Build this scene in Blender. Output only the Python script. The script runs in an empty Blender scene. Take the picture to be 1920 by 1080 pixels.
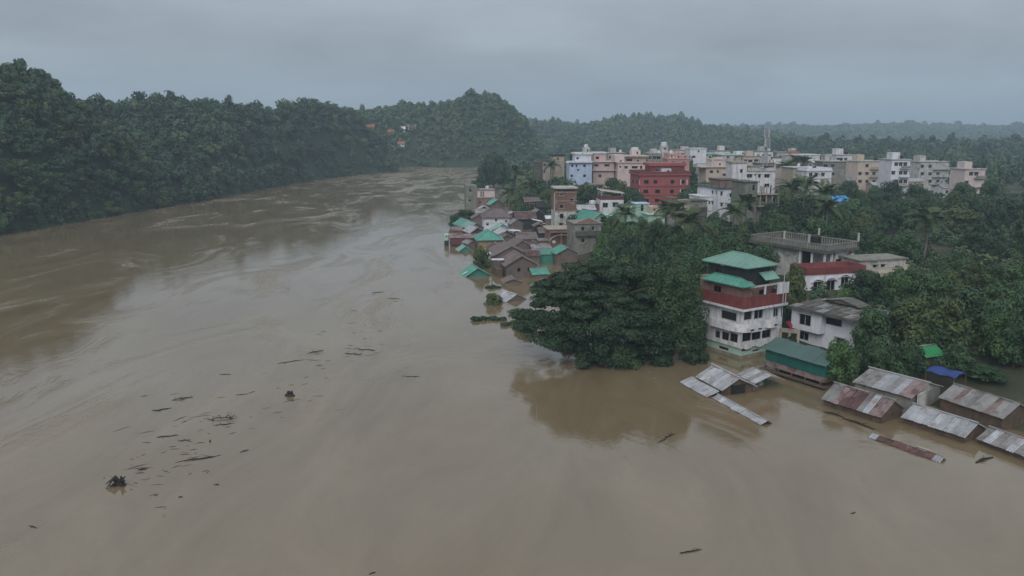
import bpy, bmesh, math, random
import numpy as np
from math import sin, cos, pi, radians, hypot, atan, atan2

# ------------------------------------------------------------------ camera, world, sun
S = bpy.context.scene
COL = S.collection
F, H, PITCH = 1500.0, 30.0, atan(0.2)
CP, SP = cos(PITCH), sin(PITCH)
cam_d = bpy.data.cameras.new('camera')
cam = bpy.data.objects.new('camera', cam_d)
COL.objects.link(cam)
cam.location = (0, 0, H)
cam.rotation_euler = (pi / 2 - PITCH, 0, 0)
cam_d.sensor_width = 36.0
cam_d.lens = 36.0 * F / 1920.0
cam_d.clip_start = 0.5
cam_d.clip_end = 20000
S.camera = cam

SUN_EL, SUN_AZ = radians(40), radians(195)      # high diffuse sun behind the cloud, behind the camera
W = bpy.data.worlds.new('World')
S.world = W
W.use_nodes = True
nt = W.node_tree
nt.nodes.clear()
N = nt.nodes.new
out = N('ShaderNodeOutputWorld')
bg = N('ShaderNodeBackground')
bg.inputs['Strength'].default_value = 0.1
sky = N('ShaderNodeTexSky')
sky.sky_type = 'NISHITA'
sky.sun_disc = False
sky.sun_elevation = SUN_EL
sky.sun_rotation = SUN_AZ
sky.dust_density = 4.0
tc = N('ShaderNodeTexCoord')
sep = N('ShaderNodeSeparateXYZ')
ramp = N('ShaderNodeValToRGB')                   # overcast: zenith brighter than the horizon
ramp.color_ramp.elements[0].position = 0.0
ramp.color_ramp.elements[0].color = (0.245, 0.305, 0.365, 1)
ramp.color_ramp.elements[1].position = 1.0
ramp.color_ramp.elements[1].color = (0.62, 0.66, 0.72, 1)
e = ramp.color_ramp.elements.new(0.18)
e.color = (0.31, 0.345, 0.385, 1)
mapn = N('ShaderNodeMapping')
mapn.inputs['Scale'].default_value = (2.2, 2.2, 9.0)
noi = N('ShaderNodeTexNoise')
noi.inputs['Scale'].default_value = 1.5
noi.inputs['Detail'].default_value = 4
noi.inputs['Roughness'].default_value = 0.55
mr = N('ShaderNodeMapRange')
mr.inputs['From Min'].default_value = 0.3
mr.inputs['From Max'].default_value = 0.7
mr.inputs['To Min'].default_value = 10.3
mr.inputs['To Max'].default_value = 14.0
vm = N('ShaderNodeVectorMath')
vm.operation = 'SCALE'
mix = N('ShaderNodeMixRGB')
mix.inputs['Fac'].default_value = 0.95
L = nt.links.new
L(tc.outputs['Generated'], sep.inputs[0])
L(sep.outputs['Z'], ramp.inputs['Fac'])
L(tc.outputs['Generated'], mapn.inputs['Vector'])
L(mapn.outputs[0], noi.inputs['Vector'])
L(noi.outputs['Fac'], mr.inputs['Value'])
L(ramp.outputs['Color'], vm.inputs[0])
L(mr.outputs[0], vm.inputs['Scale'])
L(sky.outputs['Color'], mix.inputs['Color1'])
L(vm.outputs['Vector'], mix.inputs['Color2'])
L(mix.outputs['Color'], bg.inputs['Color'])
L(bg.outputs[0], out.inputs['Surface'])

sun_d = bpy.data.lights.new('sun', 'SUN')
sun_d.energy = 1.4
sun_d.angle = radians(40)
sun_d.color = (1.0, 0.97, 0.93)
sun = bpy.data.objects.new('sun', sun_d)
COL.objects.link(sun)
sun.rotation_euler = (pi / 2 - SUN_EL, 0, radians(-15))
sun.location = (0, 0, 200)

S.view_settings.view_transform = 'Standard'
S.view_settings.look = 'None'
S.view_settings.exposure = 0.0
S.view_settings.gamma = 1.0
S.view_settings.use_curve_mapping = False
S.render.engine = 'CYCLES'
S.cycles.use_denoising = True
S.cycles.max_bounces = 6
S.cycles.diffuse_bounces = 3
S.cycles.glossy_bounces = 3
S.cycles.transmission_bounces = 2
S.cycles.volume_bounces = 1
S.cycles.sample_clamp_indirect = 4

R = random.Random(7)
RN = np.random.default_rng(11)


# ------------------------------------------------------------------ survey helpers: photo pixel -> place on the ground
def ray(px, py):
    dx = (px - 960) / F
    dy = -(py - 540) / F
    return dx, CP + SP * dy, -SP + CP * dy


def at(px, py, z=0.0):
    x, y, q = ray(px, py)
    t = (z - H) / q
    return x * t, y * t


def at_depth(px, py, Y):
    x, y, q = ray(px, py)
    t = Y / y
    return x * t, H + q * t


def ppm(Y, z=0.0):
    return F / (Y * CP + (H - z) * SP)


def x_at(px, Y, z=3.0):
    return (px - 960) / ppm(Y, z)


# ------------------------------------------------------------------ materials
def nodes(name):
    m = bpy.data.materials.new(name)
    m.use_nodes = True
    t = m.node_tree
    return m, t, t.nodes['Principled BSDF'], t.nodes.new, t.links.new


def surf(name, base, rough=0.8, var=0.18, scale=1.2, streak=0.0, streak_col=(0.05, 0.05, 0.045), bump=0.0, bscale=8.0,
         spec=0.3, random_tint=0.0, patch=0.0, patch_col=(0.1, 0.05, 0.03), pscale=0.5, metal=0.0):
    """Weathered surface: uneven tone, vertical rain streaks, stain patches, fine relief."""
    m, t, b, N, L = nodes(name)
    b.inputs['Roughness'].default_value = rough
    b.inputs['Specular IOR Level'].default_value = spec
    b.inputs['Metallic'].default_value = metal
    tc = N('ShaderNodeTexCoord')
    oi = N('ShaderNodeObjectInfo')
    add = N('ShaderNodeVectorMath')
    add.operation = 'ADD'
    mul = N('ShaderNodeMath')
    mul.operation = 'MULTIPLY'
    mul.inputs[1].default_value = 57.0
    L(oi.outputs['Random'], mul.inputs[0])
    L(tc.outputs['Object'], add.inputs[0])
    L(mul.outputs[0], add.inputs[1])
    n1 = N('ShaderNodeTexNoise')
    n1.inputs['Scale'].default_value = scale
    n1.inputs['Detail'].default_value = 6
    n1.inputs['Roughness'].default_value = 0.65
    L(add.outputs[0], n1.inputs['Vector'])
    r1 = N('ShaderNodeMapRange')
    r1.inputs['From Min'].default_value = 0.25
    r1.inputs['From Max'].default_value = 0.75
    r1.inputs['To Min'].default_value = 1 - var * 1.5
    r1.inputs['To Max'].default_value = 1 + var
    L(n1.outputs['Fac'], r1.inputs['Value'])
    sc = N('ShaderNodeVectorMath')
    sc.operation = 'SCALE'
    sc.inputs[0].default_value = base
    L(r1.outputs[0], sc.inputs['Scale'])
    cur = sc.outputs['Vector']

    def mixin(fac, col):
        nonlocal cur
        mx = N('ShaderNodeMixRGB')
        L(fac, mx.inputs['Fac'])
        L(cur, mx.inputs['Color1'])
        mx.inputs['Color2'].default_value = (*col, 1)
        cur = mx.outputs['Color']

    if streak:
        mp = N('ShaderNodeMapping')
        mp.inputs['Scale'].default_value = (1.6, 1.6, 0.16)
        L(add.outputs[0], mp.inputs['Vector'])
        n2 = N('ShaderNodeTexNoise')
        n2.inputs['Scale'].default_value = 1.0
        n2.inputs['Detail'].default_value = 5
        n2.inputs['Roughness'].default_value = 0.7
        L(mp.outputs[0], n2.inputs['Vector'])
        r2 = N('ShaderNodeMapRange')
        r2.inputs['From Min'].default_value = 0.45
        r2.inputs['From Max'].default_value = 0.75
        r2.inputs['To Max'].default_value = streak
        L(n2.outputs['Fac'], r2.inputs['Value'])
        mixin(r2.outputs[0], streak_col)
    if patch:
        n3 = N('ShaderNodeTexNoise')
        n3.inputs['Scale'].default_value = pscale
        n3.inputs['Detail'].default_value = 5
        n3.inputs['Roughness'].default_value = 0.6
        ad2 = N('ShaderNodeVectorMath')
        ad2.operation = 'ADD'
        ad2.inputs[1].default_value = (13.1, 7.7, 3.3)
        L(add.outputs[0], ad2.inputs[0])
        L(ad2.outputs[0], n3.inputs['Vector'])
        r3 = N('ShaderNodeMapRange')
        r3.inputs['From Min'].default_value = 0.62 - 0.3 * patch
        r3.inputs['From Max'].default_value = 0.72 - 0.2 * patch
        r3.inputs['To Max'].default_value = min(1.0, 0.5 + patch)
        L(n3.outputs['Fac'], r3.inputs['Value'])
        mixin(r3.outputs[0], patch_col)
    if random_tint:
        hs = N('ShaderNodeHueSaturation')
        rr = N('ShaderNodeMapRange')
        rr.inputs['To Min'].default_value = 1 - random_tint
        rr.inputs['To Max'].default_value = 1 + random_tint
        L(oi.outputs['Random'], rr.inputs['Value'])
        L(rr.outputs[0], hs.inputs['Value'])
        L(cur, hs.inputs['Color'])
        cur = hs.outputs['Color']
    L(cur, b.inputs['Base Color'])
    if bump:
        n4 = N('ShaderNodeTexNoise')
        n4.inputs['Scale'].default_value = bscale
        n4.inputs['Detail'].default_value = 4
        L(add.outputs[0], n4.inputs['Vector'])
        bp = N('ShaderNodeBump')
        bp.inputs['Strength'].default_value = bump
        bp.inputs['Distance'].default_value = 0.05
        L(n4.outputs['Fac'], bp.inputs['Height'])
        L(bp.outputs[0], b.inputs['Normal'])
    return m


def leafmat(name, c1, c2, c3):
    """Leaf colour: tint also paints lit and shaded clumps; tone differs from tree to tree (tint attribute / object) and from leaf to leaf."""
    m, t, b, N, L = nodes(name)
    b.inputs['Roughness'].default_value = 0.55
    b.inputs['Specular IOR Level'].default_value = 0.22
    at_ = N('ShaderNodeAttribute')
    at_.attribute_name = 'tint'
    oi = N('ShaderNodeObjectInfo')
    ad = N('ShaderNodeMath')
    ad.operation = 'ADD'
    L(at_.outputs['Fac'], ad.inputs[0])
    ml = N('ShaderNodeMath')
    ml.operation = 'MULTIPLY'
    ml.inputs[1].default_value = 0.45
    L(oi.outputs['Random'], ml.inputs[0])
    L(ml.outputs[0], ad.inputs[1])
    rp = N('ShaderNodeValToRGB')
    rp.color_ramp.elements[0].color = (*c1, 1)
    rp.color_ramp.elements[1].color = (*c3, 1)
    rp.color_ramp.elements[0].position = 0.1
    rp.color_ramp.elements[1].position = 1.0
    e = rp.color_ramp.elements.new(0.55)
    e.color = (*c2, 1)
    L(ad.outputs[0], rp.inputs['Fac'])
    L(rp.outputs['Color'], b.inputs['Base Color'])
    return m


M = {}
M['white'] = surf('white_paint', (0.68, 0.68, 0.70), 0.7, 0.12, 0.7, 0.75, (0.2, 0.2, 0.19), 0.1)
M['white_dirty'] = surf('dirty_white_plaster', (0.5, 0.5, 0.48), 0.8, 0.2, 0.8, 0.7, (0.12, 0.12, 0.1), 0.15, patch=0.35, patch_col=(0.2, 0.19, 0.16))
M['lilac'] = surf('bluish_white_paint', (0.68, 0.69, 0.74), 0.7, 0.12, 0.6, 0.4, (0.2, 0.21, 0.22), 0.1)
M['blue'] = surf('pale_blue_paint', (0.46, 0.55, 0.72), 0.7, 0.12, 0.6, 0.4, (0.15, 0.18, 0.24))
M['pink'] = surf('pink_paint', (0.54, 0.41, 0.385), 0.75, 0.13, 0.6, 0.45, (0.2, 0.14, 0.12))
M['pale_pink'] = surf('pale_pink_paint', (0.62, 0.51, 0.50), 0.75, 0.12, 0.6, 0.4, (0.22, 0.17, 0.15))
M['salmon'] = surf('salmon_paint', (0.50, 0.285, 0.265), 0.75, 0.12, 0.6, 0.35, (0.2, 0.1, 0.08))
M['peach'] = surf('peach_paint', (0.55, 0.455, 0.385), 0.75, 0.12, 0.6, 0.4, (0.22, 0.16, 0.12))
M['red'] = surf('brick_red_paint', (0.335, 0.098, 0.092), 0.75, 0.14, 0.5, 0.35, (0.12, 0.035, 0.03))
M['dark_red'] = surf('dark_red_paint', (0.205, 0.055, 0.053), 0.7, 0.22, 0.8, 0.7, (0.06, 0.02, 0.02))
M['maroon'] = surf('maroon_tin', (0.12, 0.05, 0.05), 0.7, 0.2, 0.8, 0.4, (0.04, 0.03, 0.03))
M['concrete'] = surf('grey_concrete', (0.26, 0.25, 0.225), 0.85, 0.25, 0.8, 0.6, (0.07, 0.07, 0.06), 0.25, patch=0.25, patch_col=(0.11, 0.11, 0.09))
M['concrete_dark'] = surf('wet_dark_concrete', (0.12, 0.115, 0.1), 0.8, 0.3, 0.7, 0.5, (0.04, 0.04, 0.035), 0.25, patch=0.4, patch_col=(0.06, 0.065, 0.045))
M['concrete_green'] = surf('mossy_concrete', (0.2, 0.21, 0.17), 0.85, 0.25, 0.8, 0.6, (0.06, 0.07, 0.05), 0.25)
M['stone'] = surf('pale_beige_plaster', (0.4, 0.35, 0.29), 0.85, 0.2, 0.8, 0.6, (0.12, 0.1, 0.08), 0.2)
M['brick'] = surf('raw_brick_wall', (0.2, 0.105, 0.085), 0.9, 0.25, 1.6, 0.4, (0.07, 0.05, 0.045), 0.3, patch=0.2, patch_col=(0.26, 0.22, 0.18))
M['brick_pink'] = surf('brown_pink_plaster', (0.25, 0.15, 0.125), 0.85, 0.2, 0.8, 0.5, (0.1, 0.06, 0.05), 0.2)
M['mint'] = surf('mint_paint', (0.38, 0.55, 0.45), 0.75, 0.15, 0.7, 0.5, (0.14, 0.2, 0.16))
M['tide_reflection'] = surf('silt_reflection_plaster', (0.25, 0.235, 0.18), 0.7, 0.25, 0.9, 0.5, (0.1, 0.085, 0.055))  # band colour holds both the muddy wet wall and the water's reflection
M['teal_wall'] = surf('teal_painted_tin', (0.06, 0.25, 0.2), 0.6, 0.2, 0.8, 0.4, (0.02, 0.1, 0.08))
M['teal_dark'] = surf('dark_teal_tin', (0.012, 0.12, 0.092), 0.55, 0.2, 0.5, 0.5, (0.012, 0.06, 0.05))
M['ochre'] = surf('ochre_plaster', (0.34, 0.26, 0.15), 0.85, 0.2, 0.8, 0.5, (0.14, 0.1, 0.06))
M['char'] = surf('charcoal_boards', (0.026, 0.03, 0.032), 0.75, 0.3, 1.2, 0.4, (0.015, 0.016, 0.016))
M['wood'] = surf('weathered_timber', (0.12, 0.085, 0.06), 0.85, 0.3, 1.4, 0.5, (0.04, 0.03, 0.025), 0.2)
M['tin_brown'] = surf('brown_tin_wall', (0.17, 0.135, 0.12), 0.7, 0.22, 0.9, 0.5, (0.07, 0.05, 0.045))
M['green_roof'] = surf('green_roof_metal', (0.085, 0.285, 0.22), 0.5, 0.24, 0.9, 0.0, bump=0.0, spec=0.35, patch=0.22, patch_col=(0.1, 0.22, 0.18), random_tint=0.12)
M['green_pale'] = surf('faded_green_roof_metal', (0.17, 0.33, 0.27), 0.5, 0.16, 0.6, 0.0, spec=0.4, patch=0.2, patch_col=(0.22, 0.25, 0.2), random_tint=0.12)
M['green_dull'] = surf('dull_slate_green_roof', (0.07, 0.125, 0.115), 0.5, 0.14, 0.4, spec=0.35)
M['zinc'] = surf('zinc_sheet', (0.35, 0.36, 0.385), 0.5, 0.25, 0.9, 0.0, spec=0.45, patch=0.3, patch_col=(0.2, 0.145, 0.13), pscale=0.9, random_tint=0.18)
M['zinc_old'] = surf('old_zinc_sheet', (0.24, 0.235, 0.23), 0.6, 0.28, 0.8, 0.0, spec=0.4, patch=0.4, patch_col=(0.12, 0.09, 0.08), pscale=0.7, random_tint=0.2)
M['rust'] = surf('rusty_sheet', (0.11, 0.06, 0.058), 0.75, 0.3, 1.0, 0.0, spec=0.25, patch=0.3, patch_col=(0.19, 0.15, 0.145), pscale=0.9, random_tint=0.2)
M['rust_pink'] = surf('half_rusted_sheet', (0.24, 0.18, 0.175), 0.65, 0.28, 0.9, 0.0, spec=0.3, patch=0.5, patch_col=(0.12, 0.06, 0.055), pscale=0.8, random_tint=0.15)
M['brown_roof'] = surf('grey_brown_tin_roof', (0.15, 0.118, 0.112), 0.55, 0.22, 0.7, 0.0, spec=0.35, patch=0.3, patch_col=(0.085, 0.055, 0.05), pscale=0.4, random_tint=0.15)
M['red_roof'] = surf('red_tile_roof', (0.29, 0.115, 0.085), 0.7, 0.2, 0.6)
M['blue_tarp'] = surf('blue_tarpaulin', (0.06, 0.28, 0.62), 0.5, 0.12, 0.7, spec=0.4)
M['blue_dark'] = surf('dark_blue_tarpaulin', (0.02, 0.05, 0.2), 0.5, 0.2, 0.7)
M['green_net'] = surf('bright_green_sheet', (0.025, 0.22, 0.075), 0.6, 0.12, 0.8)
M['magenta'] = surf('crimson_cloth', (0.42, 0.03, 0.09), 0.7, 0.15, 1.0)
M['glass'] = surf('dark_window_glass', (0.007, 0.008, 0.01), 0.25, 0.3, 0.6, spec=0.22)
M['dark'] = surf('painted_shade', (0.02, 0.019, 0.018), 0.9, 0.3, 0.5)  # near-black, painted as the shade in openings and recesses
M['frame'] = surf('pale_window_frame', (0.42, 0.42, 0.43), 0.6, 0.1, 1.0)
M['frame_dark'] = surf('brown_window_frame', (0.06, 0.045, 0.04), 0.6, 0.1, 1.0)
M['steel'] = surf('galvanised_steel', (0.36, 0.38, 0.4), 0.5, 0.1, 1.0, metal=0.3)
M['black'] = surf('black_plastic', (0.02, 0.02, 0.022), 0.45, 0.2, 1.0)
M['bark'] = surf('bark', (0.075, 0.06, 0.048), 0.9, 0.3, 1.5, 0.4, (0.03, 0.03, 0.022), 0.4)
M['bark_pale'] = surf('pale_palm_bark', (0.2, 0.185, 0.16), 0.9, 0.25, 1.5)
M['drift'] = surf('wet_driftwood', (0.028, 0.023, 0.018), 0.7, 0.3, 2.0)
M['deep'] = leafmat('deep_green_leaves', (0.022, 0.05, 0.024), (0.042, 0.088, 0.036), (0.072, 0.128, 0.048))
M['olive'] = leafmat('olive_green_leaves', (0.04, 0.062, 0.022), (0.068, 0.1, 0.034), (0.105, 0.135, 0.048))
M['bluish'] = leafmat('bluish_green_leaves', (0.026, 0.056, 0.038), (0.046, 0.088, 0.056), (0.07, 0.118, 0.07))
M['fresh'] = leafmat('fresh_green_leaves', (0.03, 0.068, 0.022), (0.054, 0.108, 0.034), (0.088, 0.15, 0.048))
M['vine'] = leafmat('creeper_leaves', (0.018, 0.042, 0.02), (0.034, 0.07, 0.029), (0.056, 0.1, 0.038))
M['rain'] = leafmat('rain_tree_leaves', (0.016, 0.037, 0.018), (0.028, 0.059, 0.025), (0.047, 0.087, 0.034))
M['palm'] = leafmat('palm_leaves', (0.05, 0.078, 0.03), (0.075, 0.108, 0.042), (0.11, 0.14, 0.06))
M['forest'] = leafmat('forest_leaves', (0.024, 0.052, 0.03), (0.046, 0.09, 0.044), (0.088, 0.128, 0.05))


# ------------------------------------------------------------------ mesh helpers
class MB:
    def __init__(s):
        s.v, s.f, s.m, s.mats = [], [], [], []

    def mi(s, mat):
        if mat not in s.mats:
            s.mats.append(mat)
        return s.mats.index(mat)

    def face(s, pts, mat):
        n = len(s.v)
        s.v += [tuple(p) for p in pts]
        s.f.append(tuple(range(n, n + len(pts))))
        s.m.append(s.mi(mat))

    def box(s, x0, x1, y0, y1, z0, z1, mat):
        n = len(s.v)
        s.v += [(x0, y0, z0), (x1, y0, z0), (x1, y1, z0), (x0, y1, z0), (x0, y0, z1), (x1, y0, z1), (x1, y1, z1), (x0, y1, z1)]
        for q in ((3, 2, 1, 0), (4, 5, 6, 7), (0, 1, 5, 4), (1, 2, 6, 5), (2, 3, 7, 6), (3, 0, 4, 7)):
            s.f.append(tuple(n + i for i in q))
            s.m.append(s.mi(mat))

    def tube(s, pts, rad, mat, k=6, cap=True):
        n0 = len(s.v)
        for i, p in enumerate(pts):
            p = np.array(p, float)
            a = np.array(pts[max(0, i - 1)], float)
            b = np.array(pts[min(len(pts) - 1, i + 1)], float)
            d = b - a
            d /= (np.linalg.norm(d) + 1e-9)
            up = np.array((0, 0, 1.0)) if abs(d[2]) < 0.9 else np.array((1.0, 0, 0))
            x = np.cross(d, up)
            x /= np.linalg.norm(x)
            y = np.cross(d, x)
            for j in range(k):
                t = 2 * pi * j / k
                s.v.append(tuple(p + rad[i] * (cos(t) * x + sin(t) * y)))
        for i in range(len(pts) - 1):
            for j in range(k):
                a, b = n0 + i * k + j, n0 + i * k + (j + 1) % k
                s.f.append((a, b, b + k, a + k))
                s.m.append(s.mi(mat))
        if cap:
            s.f.append(tuple(n0 + j for j in range(k)))
            s.m.append(s.mi(mat))
            e = n0 + (len(pts) - 1) * k
            s.f.append(tuple(e + k - 1 - j for j in range(k)))
            s.m.append(s.mi(mat))

    def prism(s, poly, z0, z1, mat):
        n, k = len(s.v), len(poly)
        s.v += [(x, y, z0) for x, y in poly] + [(x, y, z1) for x, y in poly]
        s.f.append(tuple(n + k - 1 - i for i in range(k)))
        s.f.append(tuple(n + k + i for i in range(k)))
        for i in range(k):
            j = (i + 1) % k
            s.f.append((n + i, n + j, n + k + j, n + k + i))
        for _ in range(k + 2):
            s.m.append(s.mi(mat))

    def mesh(s, name):
        me = bpy.data.meshes.new(name)
        me.from_pydata(s.v, [], s.f)
        for mt in s.mats:
            me.materials.append(mt)
        me.polygons.foreach_set('material_index', s.m)
        me.update()
        return me

    def build(s, name, parent=None, loc=(0, 0, 0), rot=(0, 0, 0)):
        return place(name, s.mesh(name), parent, loc, rot)


def place(name, me, parent=None, loc=(0, 0, 0), rot=(0, 0, 0), scale=None):
    o = bpy.data.objects.new(name, me)
    COL.objects.link(o)
    o.location = loc
    o.rotation_euler = rot
    if scale:
        o.scale = scale
    if parent is not None:
        o.parent = parent
    return o


def tag(o, label=None, cat=None, group=None, kind=None):
    if label:
        o['label'] = label
    if cat:
        o['category'] = cat
    if group:
        o['group'] = group
    if kind:
        o['kind'] = kind
    return o


def empty(name, label, cat, loc, rz=0.0, group=None):
    o = bpy.data.objects.new(name, None)
    COL.objects.link(o)
    o.empty_display_size = 0.5
    o.location = loc
    o.rotation_euler = (0, 0, rz)
    return tag(o, label, cat, group)


def np_mesh(name, verts, quads, mats, tint=None, mat_idx=None):
    me = bpy.data.meshes.new(name)
    nv, nf = len(verts), len(quads)
    k = quads.shape[1]
    me.vertices.add(nv)
    me.vertices.foreach_set('co', verts.astype(np.float32).ravel())
    me.loops.add(nf * k)
    me.loops.foreach_set('vertex_index', quads.astype(np.int32).ravel())
    me.polygons.add(nf)
    me.polygons.foreach_set('loop_start', np.arange(0, nf * k, k, dtype=np.int32))
    for mt in mats:
        me.materials.append(mt)
    if mat_idx is not None:
        me.polygons.foreach_set('material_index', mat_idx.astype(np.int32))
    me.update(calc_edges=True)
    if tint is not None:
        a = me.attributes.new('tint', 'FLOAT', 'FACE')
        a.data.foreach_set('value', tint.astype(np.float32))
    return me


# ------------------------------------------------------------------ terrain
BANK_PX = [(2300, 1010), (1960, 900), (1830, 822), (1690, 778), (1540, 732), (1433, 695), (1345, 662), (1250, 640), (1120, 575), (1062, 505), (1010, 490),
           (985, 455), (965, 425), (945, 400), (925, 370), (912, 345), (898, 325), (886, 316)]
BANK = sorted([(at(*p)[1], at(*p)[0]) for p in BANK_PX])
BY, BX = np.array([b[0] for b in BANK]), np.array([b[1] for b in BANK])

SHORE_PX = [(-700, 565), (-400, 505), (0, 440), (60, 430), (130, 418), (250, 398), (325, 385), (400, 373), (480, 356), (560, 343), (650, 330), (745, 320),
            (775, 312), (900, 311), (1000, 309)]
_sh = sorted([(at(*p)[0] / at(*p)[1], at(*p)[1]) for p in SHORE_PX])
SU, SY = np.array([a for a, b in _sh]), np.array([b for a, b in _sh])


def crest(lst, tree_h):
    r = []
    for px, py, Y in lst:
        x, z = at_depth(px, py, Y)
        r.append((x / Y, Y, max(z - tree_h, -3)))
    r.sort()
    return [np.array(c) for c in zip(*r)]


LAYERS = [
    dict(c=crest([(-900, 60, 190), (-400, 70, 225), (-150, 95, 250), (0, 122, 278), (50, 133, 282), (95, 152, 285), (140, 195, 288), (200, 232, 292), (260, 283, 300), (310, 340, 306), (330, 385, 300)], 6.0), foot='shore'),
    dict(c=crest([(60, 190, 400), (110, 176, 410), (190, 190, 420), (225, 192, 425), (285, 176, 430), (350, 184, 440), (400, 186, 450), (450, 190, 465), (490, 198, 480), (530, 190, 500), (580, 181, 520), (620, 195, 540), (660, 200, 560), (690, 225, 575), (720, 262, 590), (742, 300, 598), (750, 320, 600)], 6.5), foot='shore'),
    dict(c=crest([(560, 210, 700), (640, 206, 710), (690, 203, 720), (735, 195, 720), (770, 190, 720), (810, 194, 720), (850, 186, 720), (885, 170, 720), (905, 176, 715), (928, 172, 715), (950, 186, 715), (970, 208, 715), (990, 232, 715), (1010, 262, 715), (1020, 300, 720)], 6.5), foot=635.0),
    dict(c=crest([(900, 230, 1200), (990, 224, 1200), (1040, 226, 1210), (1075, 231, 1220), (1105, 231, 1200), (1140, 222, 1190), (1180, 218, 1190), (1220, 216, 1190), (1238, 222, 1190), (1268, 215, 1190), (1300, 226, 1200), (1330, 234, 1210), (1370, 237, 1220), (1420, 244, 1230), (1480, 252, 1230), (1560, 262, 1230), (1640, 275, 1230)], 9.0), foot=880.0),
    dict(c=crest([(1250, 245, 2300), (1330, 240, 2300), (1400, 236, 2300), (1480, 234, 2300), (1560, 236, 2300), (1700, 230, 2300), (1850, 236, 2300), (2000, 232, 2300), (2300, 238, 2300)], 10.0), foot=1700.0),
    dict(c=crest([(1420, 262, 820), (1470, 259, 800), (1530, 262, 790), (1620, 258, 780), (1750, 262, 780), (1900, 258, 780), (2300, 262, 780)], 9.0), foot=640.0),
]


def layer_h(l, u, Y):
    cu, cY, ch = l['c']
    D = np.interp(u, cu, cY)
    hc = np.interp(u, cu, ch, left=-3.0, right=-3.0)
    ft = np.interp(u, SU, SY) if l['foot'] == 'shore' else np.full_like(u, l['foot'])
    D = np.maximum(D, ft + 12)
    t = (Y - ft) / (D - ft)
    rise = np.sin(pi / 2 * np.clip(t, 0, 1)) ** 0.85
    fall = np.exp(-(np.maximum(Y - D, 0) / (0.3 * (D - ft) + 45)) ** 2)
    h = np.where(t < 0, -3.0, -0.4 + (hc + 0.4) * np.where(Y > D, fall, rise))
    return np.where(hc <= -2.9, -3.0, h), D, hc


def hills(X, Y):
    Y = np.maximum(Y, 1.0)
    u = X / Y
    hs = np.stack([layer_h(l, u, Y)[0] for l in LAYERS])
    k = hs.argmax(0)
    return hs.max(0), k


def town_h(X, Y):
    bx = np.interp(Y, BY, BX)
    d = (X - bx) * np.where(Y < 140, 0.7, 0.9)
    t = np.clip(d / 22.0, 0, 1)
    up = -0.3 + 2.6 * t * t * (3 - 2 * t) + np.clip((d - 22) / 220, 0, 1) * 2.2
    h = np.where(d < 0, np.maximum(-3.0, -0.3 + d * 0.25), up)
    h = np.where(Y > 640, np.where(Y > 652, 2.5, 0.5), h)
    return h


def ground(X, Y):
    hh, k = hills(X, Y)
    th = town_h(X, Y)
    und = 0.5 * np.sin(X * 0.06 + 1.3) * np.sin(Y * 0.043) + 0.3 * np.sin(X * 0.17) * np.cos(Y * 0.13 + 0.7)
    h = np.maximum(hh, th)
    return np.where(h > 1.0, h + und, h), k, hh >= th


def gz(x, y):
    return float(ground(np.array([float(x)]), np.array([float(y)]))[0][0])


us = np.linspace(-1.6, 1.6, 321)
ys = np.concatenate([[-250, -60, 10], np.geomspace(24, 7200, 250)])
UU, YY = np.meshgrid(us, ys)
XX = UU * np.maximum(np.abs(YY), 160) * np.where(YY < 160, 1.0, 1.0)
GZ = ground(XX, YY)[0]
nr, nc = XX.shape
gv = np.stack([XX.ravel(), YY.ravel(), GZ.ravel()], 1)
idx = np.arange(nr * nc).reshape(nr, nc)
gq = np.stack([idx[:-1, :-1], idx[:-1, 1:], idx[1:, 1:], idx[1:, :-1]], -1).reshape(-1, 4)
M['ground'] = surf('muddy_ground', (0.075, 0.066, 0.042), 0.9, 0.35, 0.08, bump=0.3, bscale=0.5, patch=0.75, patch_col=(0.03, 0.042, 0.02), pscale=0.05)
M['forest_floor'] = surf('dark_forest_floor', (0.03, 0.05, 0.024), 0.95, 0.3, 0.2)
fc = gv[gq].mean(1)
fk = ground(fc[:, 0], fc[:, 1])[2]
g = place('ground', np_mesh('ground', gv, gq, [M['ground'], M['forest_floor']], None, fk.astype(np.int32)))
tag(g, kind='structure')

# water ---------------------------------------------------------------
m, t, b, N, L = nodes('muddy_flood_water')
b.inputs['IOR'].default_value = 1.85
b.inputs['Specular IOR Level'].default_value = 0.5
tc = N('ShaderNodeTexCoord')


def nz(scale, detail=4, rough=0.55, vec=None, dist=0.0):
    n = N('ShaderNodeTexNoise')
    n.inputs['Scale'].default_value = scale
    n.inputs['Detail'].default_value = detail
    n.inputs['Roughness'].default_value = rough
    n.inputs['Distortion'].default_value = dist
    L(vec or tc.outputs['Object'], n.inputs['Vector'])
    return n.outputs['Fac']


def mrange(v, a, b_, c, d):
    r = N('ShaderNodeMapRange')
    r.inputs['From Min'].default_value = a
    r.inputs['From Max'].default_value = b_
    r.inputs['To Min'].default_value = c
    r.inputs['To Max'].default_value = d
    L(v, r.inputs['Value'])
    return r.outputs[0]


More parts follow.
